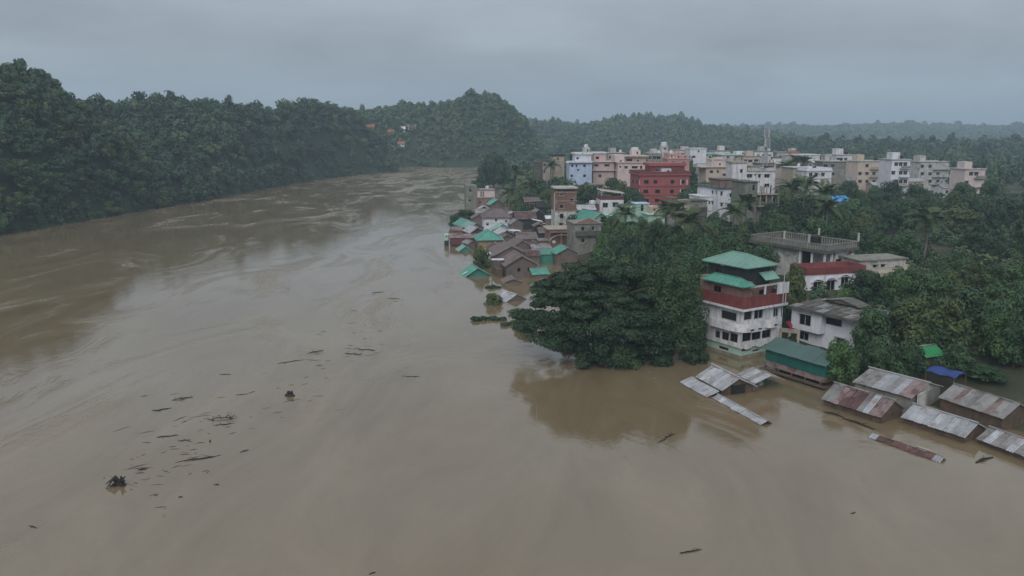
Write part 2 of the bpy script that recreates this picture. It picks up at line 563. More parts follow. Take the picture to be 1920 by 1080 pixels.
mp = N('ShaderNodeMapping')
mp.inputs['Rotation'].default_value = (0, 0, radians(-8))
mp.inputs['Scale'].default_value = (1.0, 0.45, 1.0)
L(tc.outputs['Object'], mp.inputs['Vector'])
silt = nz(0.05, 8, 0.66, mp.outputs[0], 2.2)
cr = N('ShaderNodeValToRGB')
cr.color_ramp.elements[0].position = 0.3
cr.color_ramp.elements[0].color = (0.146, 0.108, 0.060, 1)
cr.color_ramp.elements[1].position = 0.72
cr.color_ramp.elements[1].color = (0.222, 0.172, 0.104, 1)
L(silt, cr.inputs['Fac'])
L(cr.outputs['Color'], b.inputs['Base Color'])
sepw = N('ShaderNodeSeparateXYZ')
L(tc.outputs['Object'], sepw.inputs[0])
riffle = mrange(sepw.outputs['Y'], 230, 520, 0.0, 0.11)
adw = N('ShaderNodeMath')
L(nz(0.05, 7, 0.7, mp.outputs[0], 1.5), adw.inputs[0])
L(riffle, adw.inputs[1])
rough_patch = mrange(adw.outputs[0], 0.515, 0.63, 0.0, 1.0)
L(mrange(rough_patch, 0, 1, 0.03, 0.30), b.inputs['Roughness'])
swirl = nz(0.16, 5, 0.6, mp.outputs[0], 2.0)
rip = nz(0.9, 4, 0.6)
ad = N('ShaderNodeMath')
ad.operation = 'MULTIPLY_ADD'
L(rip, ad.inputs[0])
L(mrange(rough_patch, 0, 1, 0.010, 0.11), ad.inputs[1])
sw = N('ShaderNodeMath')
sw.operation = 'MULTIPLY'
sw.inputs[1].default_value = 0.04
L(swirl, sw.inputs[0])
L(sw.outputs[0], ad.inputs[2])
bp = N('ShaderNodeBump')
bp.inputs['Strength'].default_value = 0.55
bp.inputs['Distance'].default_value = 1.0
fine = N('ShaderNodeMath')
fine.operation = 'MULTIPLY_ADD'
L(nz(2.6, 3, 0.6), fine.inputs[0])
fine.inputs[1].default_value = 0.011
L(ad.outputs[0], fine.inputs[2])
L(fine.outputs[0], bp.inputs['Height'])
L(bp.outputs[0], b.inputs['Normal'])
wm = MB()
wm.face([(-1400, -240, 0), (1400, -240, 0), (1400, 900, 0), (-1400, 900, 0)], m)
tag(wm.build('river'), kind='structure')


# ------------------------------------------------------------------ foliage
def leaf_cloud(rng, lobes, per_lobe, leaf, up=0.35, shell=0.68, droop=0.0):
    """Leaf-sized faces spread through a crown made of many lobes. lobes: (n, 6) centre xyz, radii xyz."""
    n = len(lobes)
    cnt = per_lobe * n
    li = np.repeat(np.arange(n), per_lobe)
    d = rng.normal(size=(cnt, 3))
    d[:, 2] += 0.25
    d /= np.linalg.norm(d, axis=1, keepdims=True)
    rr = (shell + (1 - shell) * rng.random(cnt) ** 0.6)[:, None]
    c = lobes[li, :3] + d * lobes[li, 3:] * rr
    nrm = d * 1.15 + rng.normal(size=(cnt, 3)) * 0.34 + np.array([0, 0, up])
    nrm /= np.linalg.norm(nrm, axis=1, keepdims=True)
    a = np.cross(nrm, rng.normal(size=(cnt, 3)))
    a /= np.linalg.norm(a, axis=1, keepdims=True) + 1e-9
    bb = np.cross(nrm, a)
    s = leaf * (0.55 + 0.9 * rng.random(cnt))[:, None]
    a, bb = a * s, bb * s * 0.62
    v = np.stack([c - a, c + bb - a * 0.1, c + a, c - bb - a * 0.1], 1).reshape(-1, 3)
    q = np.arange(cnt * 4).reshape(-1, 4)
    lt = rng.random(n)
    tint = np.clip(0.10 + 0.42 * lt[li] + 0.11 * rng.normal(size=cnt), 0, 0.85)  # tone per lobe also paints clumps as lit and shaded
    return v, q, tint


def crown_lobes(rng, n, flat=1.0, spread=1.0, lr=0.36):
    """Lobes of a crown of unit radius between z = 0 and about 1.6."""
    p = []
    for i in range(n):
        th = rng.random() * 2 * pi
        k = rng.random() ** 0.5
        z = rng.random()
        rad = spread * k * (1 - 0.5 * z ** 3) * (0.75 + 0.25 * min(1, z * 3)) * 0.78
        r = lr * (0.75 + 0.5 * rng.random())
        p.append((rad * cos(th), rad * sin(th), 0.25 + 1.1 * z * (1 - 0.25 * k), r, r, r * 0.8 * flat))
    return np.array(p)


CROWNS = {}


def crown_mesh(style, mat, seed):
    key = (style, mat, seed)
    if key not in CROWNS:
        rng = np.random.default_rng(seed * 31 + 5)
        if style == 'coarse':
            lob, per, leaf = crown_lobes(rng, 18, lr=0.34), 75, 0.092
        elif style == 'fine':
            lob, per, leaf = crown_lobes(rng, 46, lr=0.25), 125, 0.047
        elif style == 'dense':
            lob, per, leaf = crown_lobes(rng, 75, lr=0.26), 130, 0.055
        elif style == 'tall':
            lob, per, leaf = crown_lobes(rng, 34, lr=0.28), 110, 0.056
        else:
            lob, per, leaf = crown_lobes(rng, 8, lr=0.42), 36, 0.17
        v, q, t_ = leaf_cloud(rng, lob, per, leaf)
        v[:, 2] /= 1.6
        CROWNS[key] = np_mesh('crown', v, q, [M[mat]], t_)
    return CROWNS[key]


def trunk_mesh(mat):
    mb = MB()
    mb.tube([(0, 0, -0.05), (0.02, 0.01, 0.25), (-0.01, 0.02, 0.6), (0.03, 0, 0.85)], [0.05, 0.036, 0.028, 0.012], mat, 6)
    for k in range(4):
        a = k * 1.6 + 0.4
        mb.tube([(0.0, 0.01, 0.4 + 0.08 * k), (0.12 * cos(a), 0.12 * sin(a), 0.58 + 0.07 * k), (0.25 * cos(a), 0.25 * sin(a), 0.68 + 0.07 * k)], [0.02, 0.013, 0.005], mat, 5)
    return mb.mesh('trunk')


TRUNK = trunk_mesh(M['bark'])


def add_tree(name, label, cat, x, y, zb, height, width, style, mat, seed, group=None, clear=0.18, depth=None):
    r = empty(name, label, cat, (x, y, zb), R.random() * 6.28, group)
    place('trunk', TRUNK, r, scale=(height * 0.55, height * 0.55, height * 0.9))
    place('crown', crown_mesh(style, mat, seed), r, (0, 0, height * clear), scale=(width / 2, (depth or width) / 2, height * (1 - clear)))
    return r


# hillside forest ------------------------------------------------------
def scatter(layer, spacing, ymax_over=18):
    l = LAYERS[layer]
    cu, cY, ch = l['c']
    x0, x1 = min(cu * cY) - 30, max(cu * cY) + 30
    y1 = cY.max() + 40
    y0 = SY.min() if l['foot'] == 'shore' else l['foot']
    gx, gy = np.meshgrid(np.arange(x0, x1, spacing), np.arange(y0, y1, spacing))
    gx = gx.ravel() + RN.uniform(-0.42, 0.42, gx.size) * spacing
    gy = gy.ravel() + RN.uniform(-0.42, 0.42, gy.size) * spacing
    z, k, dom = ground(gx, gy)
    hh, D, hc = layer_h(l, gx / gy, gy)
    px = 960 + F * gx / (gy * CP + (H - z) * SP)
    ok = (k == layer) & dom & (z > 0.0) & (gy < D + ymax_over) & (px > -260) & (px < 2150)
    return gx[ok], gy[ok], z[ok], px[ok]


hill_pts = []
for li, sp in ((0, 3.5), (1, 5.0), (2, 5.4)):
    x, y, z, px = scatter(li, sp)
    for i in range(len(x)):
        hill_pts.append((li, x[i], y[i], z[i], px[i]))
cand = sorted([p for p in hill_pts if p[0] == 0 and -30 < p[4] < 345], key=lambda p: p[2])
single = set(id(p) for p in cand[:240])
TONES = [('deep', 'deep green'), ('olive', 'olive green'), ('bluish', 'grey-green')]
for p in cand[:240]:
    li, x, y, z, px = p
    up = z / 50.0
    zone = 'at the waterline of' if z < 7 else ('midway up' if up < 0.55 else 'along the crest of')
    mt, word = TONES[0 if R.random() < 0.45 else (1 if R.random() < 0.6 else 2)]
    h = R.uniform(5.2, 9.0)
    w = R.uniform(7.5, 11.5)
    if R.random() < 0.09:
        h *= 1.45
    size = 'broad' if w > 9.5 else 'narrow'
    end = 'at its left end' if px < 95 else ('near its middle' if px < 215 else 'where it drops away')
    add_tree('hillside_tree', f'{size} {word} tree {zone} the wooded left bank, {end}', 'tree', x, y, z - 0.6, h, w, 'coarse', mt, R.randint(1, 4),
             f'{size} {word} trees {zone} the left bank, {end}', 0.08)

# the rest of the forest: one leafy mass per hill -----------------------
def forest(name, pts, quads_per, leaf, label, lobes=7):
    vs, ts, qs = [], [], 0
    protos = []
    for s in range(6):
        rng = np.random.default_rng(100 + s)
        lob = crown_lobes(rng, lobes, lr=0.42)
        v, q, t_ = leaf_cloud(rng, lob, max(4, quads_per // lobes), leaf)
        v[:, 2] /= 1.6
        protos.append((v, t_))
    for (x, y, z, w, h) in pts:
        v, t_ = protos[R.randrange(6)]
        a = R.random() * 6.28
        c, s = cos(a), sin(a)
        vv = np.empty_like(v)
        vv[:, 0] = x + (v[:, 0] * c - v[:, 1] * s) * w / 2
        vv[:, 1] = y + (v[:, 0] * s + v[:, 1] * c) * w / 2
        vv[:, 2] = z + v[:, 2] * h
        vs.append(vv)
        tt = R.gauss(0.10, 0.33) + 0.16 * sin(x * 0.045 + 1.1) * sin(y * 0.037)  # tint spread also paints lit crowns and dark gaps
        ts.append(np.clip(t_ * 0.7 + tt, 0, 1))
    v = np.concatenate(vs)
    o = place(name, np_mesh(name, v, np.arange(len(v)).reshape(-1, 4), [M['forest']], np.concatenate(ts)))
    return tag(o, label, 'forest', None, 'stuff')


def grow(ps, h0, h1, w0, w1):
    out = []
    for x, y, z in ps:
        big = R.random()
        k = 1.5 if big < 0.07 else (0.7 if big > 0.75 else 1)
        out.append((x, y, z - 0.7, R.uniform(w0, w1) * (k if k < 1 else 1.0), R.uniform(h0, h1) * k))
    return out


rest0 = [(p[1], p[2], p[3]) for p in hill_pts if p[0] == 0 and id(p) not in single]
forest('forest', grow(rest0, 5, 9, 7.5, 11.5), 340, 0.13, 'woods carrying on along the left bank behind the near trees', 9)
f1 = [(p[1], p[2], p[3]) for p in hill_pts if p[0] == 1]
forest('forest', grow(f1, 4.8, 8.8, 7.5, 12), 300, 0.135, 'dense green forest covering the second hill beside the river', 9)
f2 = [(p[1], p[2], p[3]) for p in hill_pts if p[0] == 2]
forest('forest', grow(f2, 4.8, 8.8, 7.5, 12), 150, 0.19, 'hazy forest covering the steep peak behind the river bend', 7)
x, y, z, _ = scatter(3, 10.0, 60)
forest('forest', grow(list(zip(x, y, z)), 7, 13, 10, 16), 60, 0.26, 'hazy blue forest on the long ridge behind the town', 6)
x, y, z, _ = scatter(4, 24.0, 80)
forest('forest', grow(list(zip(x, y, z)), 9, 16, 22, 32), 30, 0.36, 'faintest forest on the farthest ridge at the right', 5)
x, y, z, _ = scatter(5, 8.0, 40)
forest('forest', grow(list(zip(x, y, z)), 7, 12, 8, 14), 90, 0.22, 'dark wooded rise behind the phone mast', 6)
plain = []
for _ in range(900):
    Y = R.uniform(330, 900)
    pxx = R.uniform(960, 2000)
    X = x_at(pxx, Y)
    if X > np.interp(Y, BY, BX) + 8:
        plain.append((X, Y, gz(X, Y)))
forest('treetops', grow(plain, 5, 10, 7, 12), 110, 0.2, 'treetops between the farthest houses of the town', 7)


# ------------------------------------------------------------------ buildings
WIN = {}


def window_mesh(w, h, kind):
    key = (round(w, 2), round(h, 2), kind)
    if key not in WIN:
        mb = MB()
        fr = M['frame_dark'] if kind == 'dark' else M['frame']
        t_ = min(0.09, w * 0.08)
        mb.box(0, t_, 0.06, 0.16, 0, h, fr)
        mb.box(w - t_, w, 0.06, 0.16, 0, h, fr)
        mb.box(t_, w - t_, 0.06, 0.16, 0, t_, fr)
        mb.box(t_, w - t_, 0.06, 0.16, h - t_, h, fr)
        if w > 1.0 and kind != 'open':
            mb.box(w / 2 - t_ / 3, w / 2 + t_ / 3, 0.07, 0.15, t_, h - t_, fr)
        pm = MB()
        pm.box(t_, w - t_, 0.17, 0.19, t_, h - t_, M['dark'] if kind == 'open' else M['glass'])  # open kind: dark sheet painted as the shade indoors
        sm = MB()
        sm.box(-0.12, w + 0.12, -0.32, -0.003, h + 0.05, h + 0.14, M['frame'])
        WIN[key] = (mb.mesh('window'), pm.mesh('pane_or_shade'), sm.mesh('sunshade'))
    return WIN[key]


def facade(mb, ox, oy, rot, ln, z0, z1, holes, mat, deep=0.2):
    c, s = cos(rot), sin(rot)

    def P(u, y, z):
        return (ox + u * c - y * s, oy + u * s + y * c, z)
    us_ = sorted({0.0, ln, *[h[0] for h in holes], *[h[0] + h[2] for h in holes]})
    zs_ = sorted({z0, z1, *[h[1] for h in holes], *[h[1] + h[3] for h in holes]})
    us_ = [u for u in us_ if -1e-6 <= u <= ln + 1e-6]
    zs_ = [z for z in zs_ if z0 - 1e-6 <= z <= z1 + 1e-6]
    for i in range(len(us_) - 1):
        for j in range(len(zs_) - 1):
            uc, zc = (us_[i] + us_[i + 1]) / 2, (zs_[j] + zs_[j + 1]) / 2
            if any(h[0] < uc < h[0] + h[2] and h[1] < zc < h[1] + h[3] for h in holes):
                continue
            mb.face([P(us_[i], 0, zs_[j]), P(us_[i + 1], 0, zs_[j]), P(us_[i + 1], 0, zs_[j + 1]), P(us_[i], 0, zs_[j + 1])], mat)
    for u, z, w, h in [h[:4] for h in holes]:
        a, b_ = u + w, z + h
        mb.face([P(u, 0, z), P(u, deep, z), P(a, deep, z), P(a, 0, z)][::-1], mat)
        mb.face([P(u, 0, b_), P(a, 0, b_), P(a, deep, b_), P(u, deep, b_)][::-1], mat)
        mb.face([P(u, 0, z), P(u, 0, b_), P(u, deep, b_), P(u, deep, z)][::-1], mat)
        mb.face([P(a, 0, z), P(a, deep, z), P(a, deep, b_), P(a, 0, b_)][::-1], mat)


FOOT = []


class Bld:
    """A building whose near left corner stands at photo column px and depth Y; x runs along its front, y to its back."""

    def __init__(s, name, label, cat, px, Y, th, z_ref=3.0, group=None):
        s.X, s.Y, s.th = x_at(px, Y, z_ref), Y, radians(th)
        s.root = empty(name, label, cat, (s.X, s.Y, 0), s.th, group)
        s.pxc = px
        s.near = Y < 150

    def plane(s, px, py, left=False, off=0.0):
        """Where the sight line through a photo pixel meets the front (or left) wall: distance along it, height."""
        dx, dy, dz = ray(px, py)
        if left:
            ux, uy = -sin(s.th), cos(s.th)
            ox, oy = s.X + cos(s.th) * off, s.Y + sin(s.th) * off
        else:
            ux, uy = cos(s.th), sin(s.th)
            ox, oy = s.X - sin(s.th) * off, s.Y + cos(s.th) * off
        det = ux * (-dy) - uy * (-dx)
        q = ((-ox) * (-dy) - (-oy) * (-dx)) / det
        t_ = (ox + q * ux) / dx if abs(dx) > 0.02 else (oy + q * uy) / dy
        return q, H + t_ * dz

    def zc(s, py, px=None):
        return at_depth(px or s.pxc, py, s.Y)[1]

    def w_to(s, px, py):
        return s.plane(px, py)[0]

    def holes(s, lst, side, x0, y0, y1, kinds=None):
        r = []
        for h in lst:
            cx, cy, w, hh = h[:4]
            q, z = s.plane(cx, cy, side == 'left', x0 if side == 'left' else y0)
            c = ppm(s.Y, z)
            foreshort = cos(s.th + atan2(s.X, s.Y)) if side == 'front' else abs(sin(s.th + atan2(s.X, s.Y)))
            ww = min(w / c / max(0.25, foreshort), 4.5)
            hm = hh / c
            u = (q - x0) if side == 'front' else (y1 - q)
            r.append((u - ww / 2, z - hm / 2, ww, hm, h[4] if len(h) > 4 else 'glass'))
        return r

    def walls(s, x0, x1, y0, y1, z0, z1, mat, front=(), left=(), right=(), px=True, name='wall', cap=None, deep=0.2):
        mb = MB()
        m_ = M[mat]
        F_ = s.holes(front, 'front', x0, y0, y1) if px else list(front)
        L_ = s.holes(left, 'left', x0, y0, y1) if px else list(left)
        R_ = list(right)
        ln, dp = x1 - x0, y1 - y0

        def clean(hs, ln):
            o = []
            for h in hs:
                u, z, w, hh = h[:4]
                u = max(0.15, u)
                w = min(w, ln - 0.15 - u)
                z = max(z, z0 + 0.05)
                hh = min(hh, z1 - 0.05 - z)
                if w > 0.25 and hh > 0.25 and not any(u < p[0] + p[2] and p[0] < u + w and z < p[1] + p[3] and p[1] < z + hh for p in o):
                    o.append((round(u, 3), round(z, 3), round(w, 2), round(hh, 2), h[4] if len(h) > 4 else 'glass'))
            return o
        F_, L_, R_ = clean(F_, ln), clean(L_, dp), clean(R_, dp)
        facade(mb, x0, y0, 0, ln, z0, z1, F_, m_, deep)
        facade(mb, x0, y1, -pi / 2, dp, z0, z1, L_, m_, deep)
        facade(mb, x1, y0, pi / 2, dp, z0, z1, R_, m_, deep)
        facade(mb, x1, y1, pi, ln, z0, z1, [], m_, deep)
        mb.face([(x0, y0, z1), (x1, y0, z1), (x1, y1, z1), (x0, y1, z1)], M[cap] if cap else m_)
        wl = mb.build(name, s.root)
        for hs, ox, oy, rot in ((F_, x0, y0, 0), (L_, x0, y1, -pi / 2), (R_, x1, y0, pi / 2)):
            for u, z, w, hh, kind in hs:
                fm, pm, sm = window_mesh(w, hh, kind)
                c, n = cos(rot), sin(rot)
                wo = place('window', fm, s.root, (ox + u * c, oy + u * n, z), (0, 0, rot))
                place('pane_or_shade', pm, wo)
                if kind == 'glass':
                    place('sunshade', sm, wo)
        if z0 < 3:
            cx, cy = (x0 + x1) / 2, (y0 + y1) / 2
            c, n = cos(s.th), sin(s.th)
            FOOT.append((s.X + cx * c - cy * n, s.Y + cx * n + cy * c, 0.5 * hypot(x1 - x0, y1 - y0)))
        return wl

    def box(s, name, x0, x1, y0, y1, z0, z1, mat):
        mb = MB()
        mb.box(x0, x1, y0, y1, z0, z1, M[mat])
        return mb.build(name, s.root)

    def slab(s, x0, x1, y0, y1, z, t_, mat, name='roof_slab', over=0.35):
        return s.box(name, x0 - over, x1 + over, y0 - over, y1 + over, z + 0.004, z + t_, mat)

    def parapet(s, x0, x1, y0, y1, z, h, mat, t_=0.15, name='parapet'):
        mb = MB()
        m_ = M[mat]
        mb.box(x0, x1, y0, y0 + t_, z, z + h, m_)
        mb.box(x0, x1, y1 - t_, y1, z, z + h, m_)
        mb.box(x0, x0 + t_, y0 + t_ + 0.002, y1 - t_ - 0.002, z, z + h, m_)
        mb.box(x1 - t_, x1, y0 + t_ + 0.002, y1 - t_ - 0.002, z, z + h, m_)
        return mb.build(name, s.root)

    def railing(s, x0, x1, y0, y1, z, h, mat, step=0.7):
        mb = MB()
        m_ = M[mat]
        rail = MB()
        for (xa, ya, xb, yb) in ((x0, y0, x1, y0), (x0, y1, x1, y1), (x0, y0, x0, y1), (x1, y0, x1, y1)):
            ln = hypot(xb - xa, yb - ya)
            n = max(2, int(ln / step))
            for i in range(n + 1):
                x, y = xa + (xb - xa) * i / n, ya + (yb - ya) * i / n
                mb.box(x - 0.09, x + 0.09, y - 0.09, y + 0.09, z, z + h, m_)
            if xa == xb:
                rail.box(xa - 0.13, xa + 0.13, ya + 0.14, yb - 0.14, z + h + 0.003, z + h + 0.14, m_)
            else:
                rail.box(xa - 0.13, xb + 0.13, ya - 0.13, ya + 0.13, z + h + 0.003, z + h + 0.14, m_)
        o = mb.build('baluster', s.root)
        o['kind'] = 'stuff'
        rail.build('handrail', s.root)

    def columns(s, pts, z0, z1, mat, r=0.14, name='column'):
        mb = MB()
        mb.box(-r, r, -r, r, 0, z1 - z0, M[mat])
        me = mb.mesh(name)
        for x, y in pts:
            place(name, me, s.root, (x, y, z0))

    def tank(s, x, y, z, r=0.6, h=1.2, mat='black'):
        mb = MB()
        mb.tube([(0, 0, 0), (0, 0, h * 0.8), (0, 0, h * 0.95), (0, 0, h)], [r, r, r * 0.6, r * 0.25], M[mat], 12)
        return mb.build('water_tank', s.root, (x, y, z))

    def rods(s, pts, z, h):
        mb = MB()
        for x, y in pts:
            for dx, dy in ((-0.1, -0.1), (0.1, -0.1), (0.1, 0.1), (-0.1, 0.1)):
                mb.box(x + dx - 0.025, x + dx + 0.025, y + dy - 0.025, y + dy + 0.025, z, z + h * R.uniform(0.8, 1.1), M['rust'])
        return mb.build('reinforcing_rod', s.root)


def corr_mesh(name, ln, run, mat, pitch=0.28, amp=0.035, thick=0.03):
    """Corrugated sheet: x along the eave, y up the slope."""
    mb = MB()
    n = max(2, int(ln / pitch))
    n = min(n, 90)
    pts = [(ln * i / n, amp * (1 if i % 2 else -1)) for i in range(n + 1)]
    for i in range(n):
        (xa, za), (xb, zb) = pts[i], pts[i + 1]
        mb.face([(xa, 0, za), (xb, 0, zb), (xb, run, zb), (xa, run, za)], mat)
        mb.face([(xa, 0, za - thick), (xa, run, za - thick), (xb, run, zb - thick), (xb, 0, zb - thick)], mat)
        mb.face([(xa, 0, za), (xa, 0, za - thick), (xb, 0, zb - thick), (xb, 0, zb)], mat)
        mb.face([(xa, run, za), (xb, run, zb), (xb, run, zb - thick), (xa, run, za - thick)], mat)
    for x, z in (pts[0], pts[-1]):
        mb.face([(x, 0, z), (x, run, z), (x, run, z - thick), (x, 0, z - thick)], mat)
    return mb.mesh(name)


SHEET = {}


def slope(root, ox, oy, oz, ln, run, rise, rz, mats, sheets=0):
    """One roof slope from its eave; as single sheets where the photo shows them, else one corrugated panel."""
    ang = atan2(rise, run)
    sl = hypot(rise, run)
    if not sheets:
        return [place('roof_slope', corr_mesh('roof_slope', ln, sl, M[mats[0]]), root, (ox, oy, oz), (ang, 0, rz))]
    r = []
    w = ln / sheets
    for i in range(sheets):
        mt = mats[i % len(mats)]
        key = (round(w, 2), round(sl, 2), mt)
        if key not in SHEET:
            SHEET[key] = corr_mesh('roof_sheet', w * 1.04, sl, M[mt], pitch=w / 6)
        j = R.uniform(-0.06, 0.06)
        c, s = cos(rz), sin(rz)
        u = i * w
        o = place('roof_sheet', SHEET[key], root, (ox + u * c + j * s, oy + u * s - j * c, oz + (0.03 if i % 2 else 0) + R.uniform(0, 0.02)), (ang + R.uniform(-0.018, 0.018), R.uniform(-0.012, 0.012), rz + R.uniform(-0.012, 0.012)), (1, R.uniform(0.97, 1.05), 1))
        r.append(o)
    return r


def gable(bd, x0, x1, y0, y1, z, rise, axis, mats, wall, over=0.4, sheets=0, back_mats=None, cap='zinc_old', wall_z0=-2.5, front=(), left=(), verge=None, rise_over=None):
    """Gabled house body and roof. axis 'x': ridge parallel to the front; 'y': gable on the front."""
    mb = MB()
    m_ = M[wall]
    yc, xc = (y0 + y1) / 2, (x0 + x1) / 2
    bd.walls(x0, x1, y0, y1, wall_z0, z, wall, front, left)
    if axis == 'x':
        run = (y1 - y0) / 2
        k = rise / run
        for x in (x0 + 0.01, x1 - 0.01):
            mb = MB()
            mb.face([(x, y0, z), (x, y1, z), (x, yc, z + rise)], m_)
            mb.build('gable_wall', bd.root)
        ln, rn = x1 - x0 + 2 * over, run + over
        slope(bd.root, x0 - over, y0 - over, z - over * k + 0.05, ln, rn, rn * k, 0, mats, sheets)
        slope(bd.root, x1 + over, y1 + over, z - over * k + 0.05, ln, rn, rn * k, pi, back_mats or mats, sheets)
        rc = MB()
        rc.tube([(x0 - over, yc, z + rise + 0.08), (x1 + over, yc, z + rise + 0.08)], [0.11, 0.11], M[cap], 6)
        rc.build('ridge_cap', bd.root)
    else:
        run = (x1 - x0) / 2
        k = rise / run
        for y in (y0 + 0.01, y1 - 0.01):
            mb = MB()
            mb.face([(x0, y, z), (x1, y, z), (xc, y, z + rise)], m_)
            mb.build('gable_wall', bd.root)
        ln, rn = y1 - y0 + 2 * over, run + over
        slope(bd.root, x0 - over, y1 + over, z - over * k + 0.05, ln, rn, rn * k, -pi / 2, mats, sheets)
        slope(bd.root, x1 + over, y0 - over, z - over * k + 0.05, ln, rn, rn * k, pi / 2, back_mats or mats, sheets)
        rc = MB()
        rc.tube([(xc, y0 - over, z + rise + 0.08), (xc, y1 + over, z + rise + 0.08)], [0.11, 0.11], M[cap], 6)
        rc.build('ridge_cap', bd.root)
        if verge:
            vb = MB()
            y = y0 - over - 0.06
            for sx in (-1, 1):
                xe = xc + sx * (run + over)
                vb.face([(xe, y, z - over * k - 0.22), (xc, y, z + rise - 0.17), (xc, y, z + rise + 0.14), (xe, y, z - over * k + 0.1)], M[verge])
                vb.face([(xe, y + 0.05, z - over * k - 0.22), (xe, y + 0.05, z - over * k + 0.1), (xc, y + 0.05, z + rise + 0.14), (xc, y + 0.05, z + rise - 0.17)], M[verge])
                vb.face([(xe, y, z - over * k + 0.1), (xc, y, z + rise + 0.14), (xc, y + 0.05, z + rise + 0.14), (xe, y + 0.05, z - over * k + 0.1)], M[verge])
            vb.build('verge_board', bd.root)


def hip(bd, x0, x1, y0, y1, z, rise, mat, ridge=0.35, name='roof'):
    """Hipped roof with thickness; eaves rectangle x0..x1, y0..y1."""
    lx, ly = x1 - x0, y1 - y0
    xc, yc = (x0 + x1) / 2, (y0 + y1) / 2
    if lx >= ly:
        a, b_ = (xc - lx * ridge / 2, yc, z + rise), (xc + lx * ridge / 2, yc, z + rise)
    else:
        a, b_ = (xc, yc - ly * ridge / 2, z + rise), (xc, yc + ly * ridge / 2, z + rise)
    e = [(x0, y0, z), (x1, y0, z), (x1, y1, z), (x0, y1, z)]
    mb = MB()
    m_ = M[mat]
    if lx >= ly:
        fs = [[e[0], e[1], b_, a], [e[1], e[2], b_], [e[2], e[3], a, b_], [e[3], e[0], a]]
    else:
        fs = [[e[0], e[1], a], [e[1], e[2], b_, a], [e[2], e[3], b_], [e[3], e[0], a, b_]]
    for f in fs:
        mb.face(f, m_)
    lo = [(x, y, z - 0.12) for x, y, z in e]
    for i in range(4):
        j = (i + 1) % 4
        mb.face([lo[i], lo[j], e[j], e[i]], m_)
    mb.face(lo[::-1], m_)
    o = mb.build(name, bd.root)
    rb = MB()
    for p, q in ((e[0], a), (e[1], b_ if lx >= ly else a), (e[2], b_), (e[3], a if lx >= ly else b_), (a, b_)):
        rb.tube([(p[0], p[1], p[2] + 0.03), (q[0], q[1], q[2] + 0.03)], [0.09, 0.09], m_, 5)
    rb.build('hip_ridge', bd.root)
    # standing seams, one joined relief of the sheeting
    sb = MB()
    for f in fs:
        p, q = np.array(f[0]), np.array(f[1])
        tops = [np.array(v) for v in f[2:]]
        n = max(3, int(np.linalg.norm(q - p) / 0.9))
        for i in range(1, n):
            s_ = i / n
            base = p + (q - p) * s_
            mid = tops[0] if len(tops) == 1 else None
            if len(tops) == 1:
                ta = abs(s_ - 0.5) * 2
                top = base + (tops[0] - (p + q) / 2) * (1 - ta)
            else:
                t0, t1 = tops[1], tops[0]
                d = (q - p) / np.linalg.norm(q - p)
                sa, sb_ = np.dot(t0 - p, d), np.dot(t1 - p, d)
                sx = np.dot(base - p, d)
                perp = t0 - p - d * sa
                k = min(1.0, sx / max(sa, 1e-3), (np.linalg.norm(q - p) - sx) / max(np.linalg.norm(q - p) - sb_, 1e-3))
                top = base + perp * k
            if np.linalg.norm(top - base) > 0.3:
                sb.tube([tuple(base + [0, 0, 0.02]), tuple(base + (top - base) * 0.97 + [0, 0, 0.02])], [0.035, 0.035], m_, 4, False)
    sm = sb.build('roof_seam', bd.root)
    sm['kind'] = 'stuff'
    return o


# ================================================================== near houses
# four storey house with green hipped roofs, corner towards the river
b = Bld('riverside_house', 'four storey white house with two green hipped roofs and a red balcony band', 'house', 1388, 102.0, 32, 0)
z = lambda py: b.zc(py)
W1, D1 = 7.2, 8.2
b.walls(0, W1, 0, D1, -2.5, 0.42, 'tide_reflection', px=False, name='tide_reflection_base')  # wet, muddy foot of the wall with water reflection put into its colour
b.walls(0, W1, 0, D1, 0.424, z(653), 'mint', [(1394, 657, 18, 6, 'open'), (1418, 657, 14, 6, 'open')], [(1356, 655, 20, 8, 'open')], name='ground_storey')
b.walls(-0.25, W1 + 0.1, -0.25, D1, z(653) + 0.004, z(613), 'white', [(1398, 632, 15, 17, 'dark'), (1418, 629, 16, 16, 'dark'), (1437, 626, 16, 16, 'dark')],
        [(1376, 633, 14, 17, 'dark'), (1360, 630, 13, 16, 'dark'), (1345, 627, 10, 15, 'open')], name='first_storey', deep=0.3)
b.walls(0, W1 + 0.3, 0, D1, z(613) + 0.004, z(582), 'white', [(1397, 592, 16, 20, 'open'), (1423, 589, 17, 19), (1455, 586, 10, 18)], [(1366, 592, 30, 18, 'open')], name='second_storey', deep=0.6)
b.columns([(0.1, 0.1)], z(606), z(583), 'white', 0.13, 'veranda_post')
